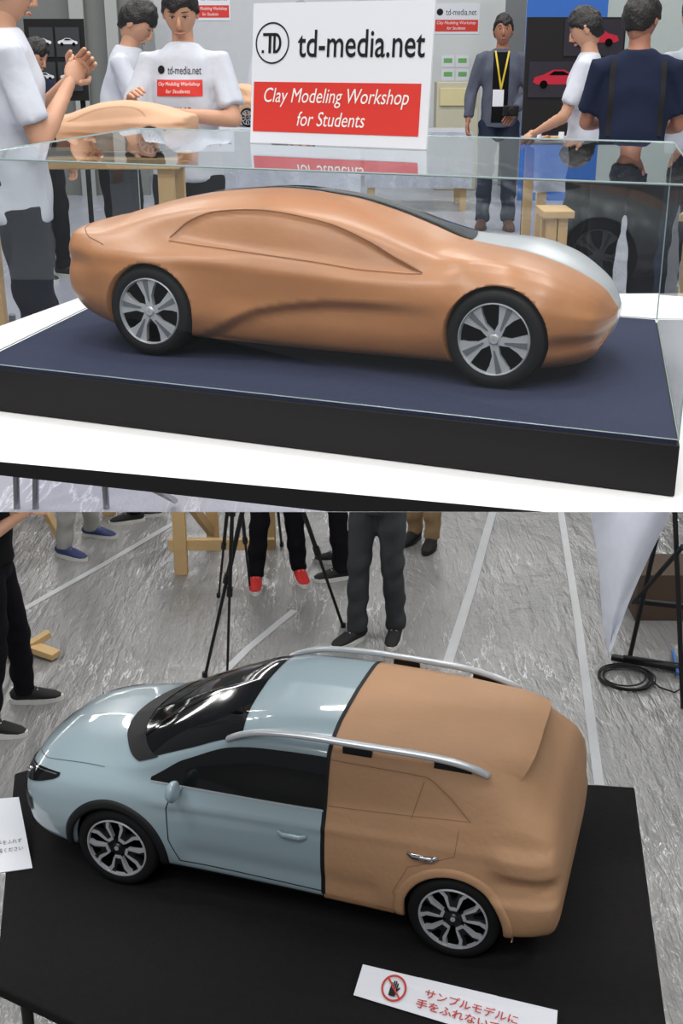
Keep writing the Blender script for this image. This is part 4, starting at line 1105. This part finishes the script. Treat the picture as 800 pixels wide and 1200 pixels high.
def tripod(label, feet, apex, th=1.):
    e = thing('camera_tripod', label, 'tripod', (apex.x, apex.y, 0))
    for f in feet:
        f = Vector(f); d = (apex-f).normalized()
        b = B(); m1 = f.lerp(apex, .38); m2 = f.lerp(apex, .72)
        b.tube([f, m1], [.009*th, .010*th], n=10); b.tube([m1, m2], [.014*th]*2, n=10); b.tube([m2, apex], [.017*th]*2, n=10); b.tube([f, f+Vector((0, 0, .03))], [.016*th]*2, n=10)
        b.tube([m1-d*.03, m1+d*.03], [.021*th]*2, n=10); b.tube([m2-d*.03, m2+d*.03], [.023*th]*2, n=10)
        b.obj('leg', M_trim, e, True)
    b = B(); b.tube([apex+Vector((0, 0, -.25)), apex+Vector((0, 0, .12))], [.014, .014], n=12); b.tube([apex+Vector((0, 0, -.04)), apex+Vector((0, 0, .04))], [.04, .035], n=16); b.box(apex+Vector((0, 0, .14)), (.09, .09, .03)); b.obj('tripod_head', M_trim, e, True, bevel=.003)
f1 = on(240, 793, 0); f2 = on(266, 793, 0); f3 = on(402, 735, 0)
apx = at(312, 465, 6.25); apx = Vector((apx.x, 6.25, min(apx.z, 1.62)))
tripod('black camera tripod with extended legs on plastic sheeting', [f1, f3, on(330, 640, 0)], apx)
tripod('black camera tripod with thin legs close together', [f2, on(293, 690, 0), on(256, 700, 0)], Vector((at(276, 560, 6.15).x, 6.15, 1.45)), .8)
e = thing('printed_sheet', 'pale bluish printed plastic sheet hanging down to the floor', 'sheet', tuple(on(715, 765, 0)))
def shp(i, j):
    l = at(lerp(694, 712, j**1.5)-2*sin(j*9), lerp(560, 766, j), 6.3); r = at(lerp(800, 716, j), lerp(560, 768, j), 6.1)
    p = l.lerp(r, i); p.y += .05*sin(i*5+j*4); return p
b = B(); b.grid(shp, 14, 20); b.obj('sheet', mat('pale_blue_sheet', (222, 227, 240), .35, var=.12, vs=9), e, True, recalc=False)
e = thing('equipment_stand', 'black metal equipment stand with crossed legs', 'stand', tuple(on(765, 770, 0)))
def leg(u0, v0, Y0, u1, v1, z1=0., r=.014, e=e):
    q = on(u1, v1, z1); p_ = at(u0, v0, Y0)
    b = B(); b.tube([q, p_], [r, r], n=10); b.obj('leg', M_trim, e, True)
leg(778, 590, 6.2, 738, 768); leg(790, 590, 6.0, 800, 830); leg(800, 640, 5.9, 742, 706, .35); leg(730, 770, 6.3, 812, 782, 0.02)
b = B(); between(b, on(716, 770, .03), on(810, 786, .03), .04, .03); b.obj('foot', M_trim, e, True, bevel=.004)
b = B(); between(b, on(742, 704, .30), on(815, 712, .30), .03, .03); b.obj('cross_bar', M_trim, e, True, bevel=.004)
b = B(); between(b, on(788, 762, .03), on(794, 790, .03), .015, .02); b.obj('blue_strap', mat('blue_tape', (50, 104, 170), .6), e, True)
q = on(775, 742, 0)
b = B(); b.box((q.x+.12, q.y+.35, .16), (.5, .35, .32)); o = b.obj('cardboard_box', mat('brown_cardboard', (74, 58, 46), .8), bevel=.004); tag(o, 'closed brown cardboard box behind the stand', 'box')
e = thing('cable_coil', 'coil of black cable lying on the floor', 'cable', tuple(on(733, 797, 0)))
b = B(); c0 = on(733, 797, 0); P = []
for i in range(161):
    a = 2*pi*i/32; r = .145+.018*sin(a*.37)+.010*sin(a*.73+1); P.append(c0+Vector((r*cos(a)+.012*sin(i*.11), r*.95*sin(a)+.01*cos(i*.07), .012+.004*(i//32))))
P += [c0+Vector((.17, -.1, .01)), c0+Vector((.24, -.16, .01)), c0+Vector((.33, -.08, .01)), c0+Vector((.42, -.02, .01))]
b.tube(P, [.005]*len(P), n=8); b.obj('cable', M_trim, e, True, ang=80)
M_tape = mat('frosted_tape', (176, 178, 180), .35, var=.08, vs=10)
def tape(pts, w, label='strip of frosted adhesive tape on the plastic sheeting'):
    P = [on(u, v, .004) for u, v in pts]; b = B(); b.strip(P, w, Vector((0, 0, 1))); o = b.obj('floor_tape', M_tape, recalc=False); tag(o, label, 'tape', 'tape strips on the floor')
tape([(577, 600), (552, 690), (524, 778)], .06)
tape([(657, 600), (676, 720), (702, 920)], .05)
tape([(215, 606), (120, 662), (20, 718), (-60, 762)], .05)
tape([(345, 715), (290, 760), (250, 800)], .05)

# =================================================================== CAMERA, LIGHT
cam = bpy.data.cameras.new('camera'); co = bpy.data.objects.new('camera', cam); link(co)
cam.sensor_fit = 'VERTICAL'; cam.sensor_height = 36; cam.sensor_width = 24; cam.lens = FL*36/1200
cam.clip_start = .05; cam.clip_end = 100
co.location = (0, 0, HC); co.rotation_euler = (radians(90)-PT, 0, 0)
scene.camera = co
def area(loc, sx, sy, power, rot=(0, 0, 0), col=(1, 1, 1)):
    l = bpy.data.lights.new('ceiling_and_fill_light', 'AREA'); l.shape = 'RECTANGLE'; l.size = sx; l.size_y = sy; l.energy = power; l.color = col
    o = bpy.data.objects.new('ceiling_and_fill_light', l); link(o); o.location = loc; o.rotation_euler = rot; return o
for y in (-1.5, 1.2, 4.0, 7.5, 11.):
    for x in (-3.2, 0, 3.2):
        area((x, y, 7.6), 1.6, .5, 88 if y > 0 else 85, col=(1, .98, .95))
area((-1.0, -1.2, 5.2), 2.5, 1.0, 32, rot=(radians(38), 0, radians(-15)))  # added front fill from the camera side, not a ceiling fixture
for y in (4.6, 6.4, 8.4, 10.6, 12.8):
    for x in (-2.6, -.9, .9, 2.6):
        area((x, y, 1.88), .9, .18, 13 if y < 9 else 16, col=(1, .99, .97))  # added lamp rows under the deck, brighten the lower floor and its glints
area((0, 3.0, 2.62), 1.4, .25, 8)  # added lamp beneath the upper table, lights the car below it
w = bpy.data.worlds.new('World'); scene.world = w; w.use_nodes = True
w.node_tree.nodes['Background'].inputs[0].default_value = (.88, .91, .96, 1)
w.node_tree.nodes['Background'].inputs[1].default_value = .24
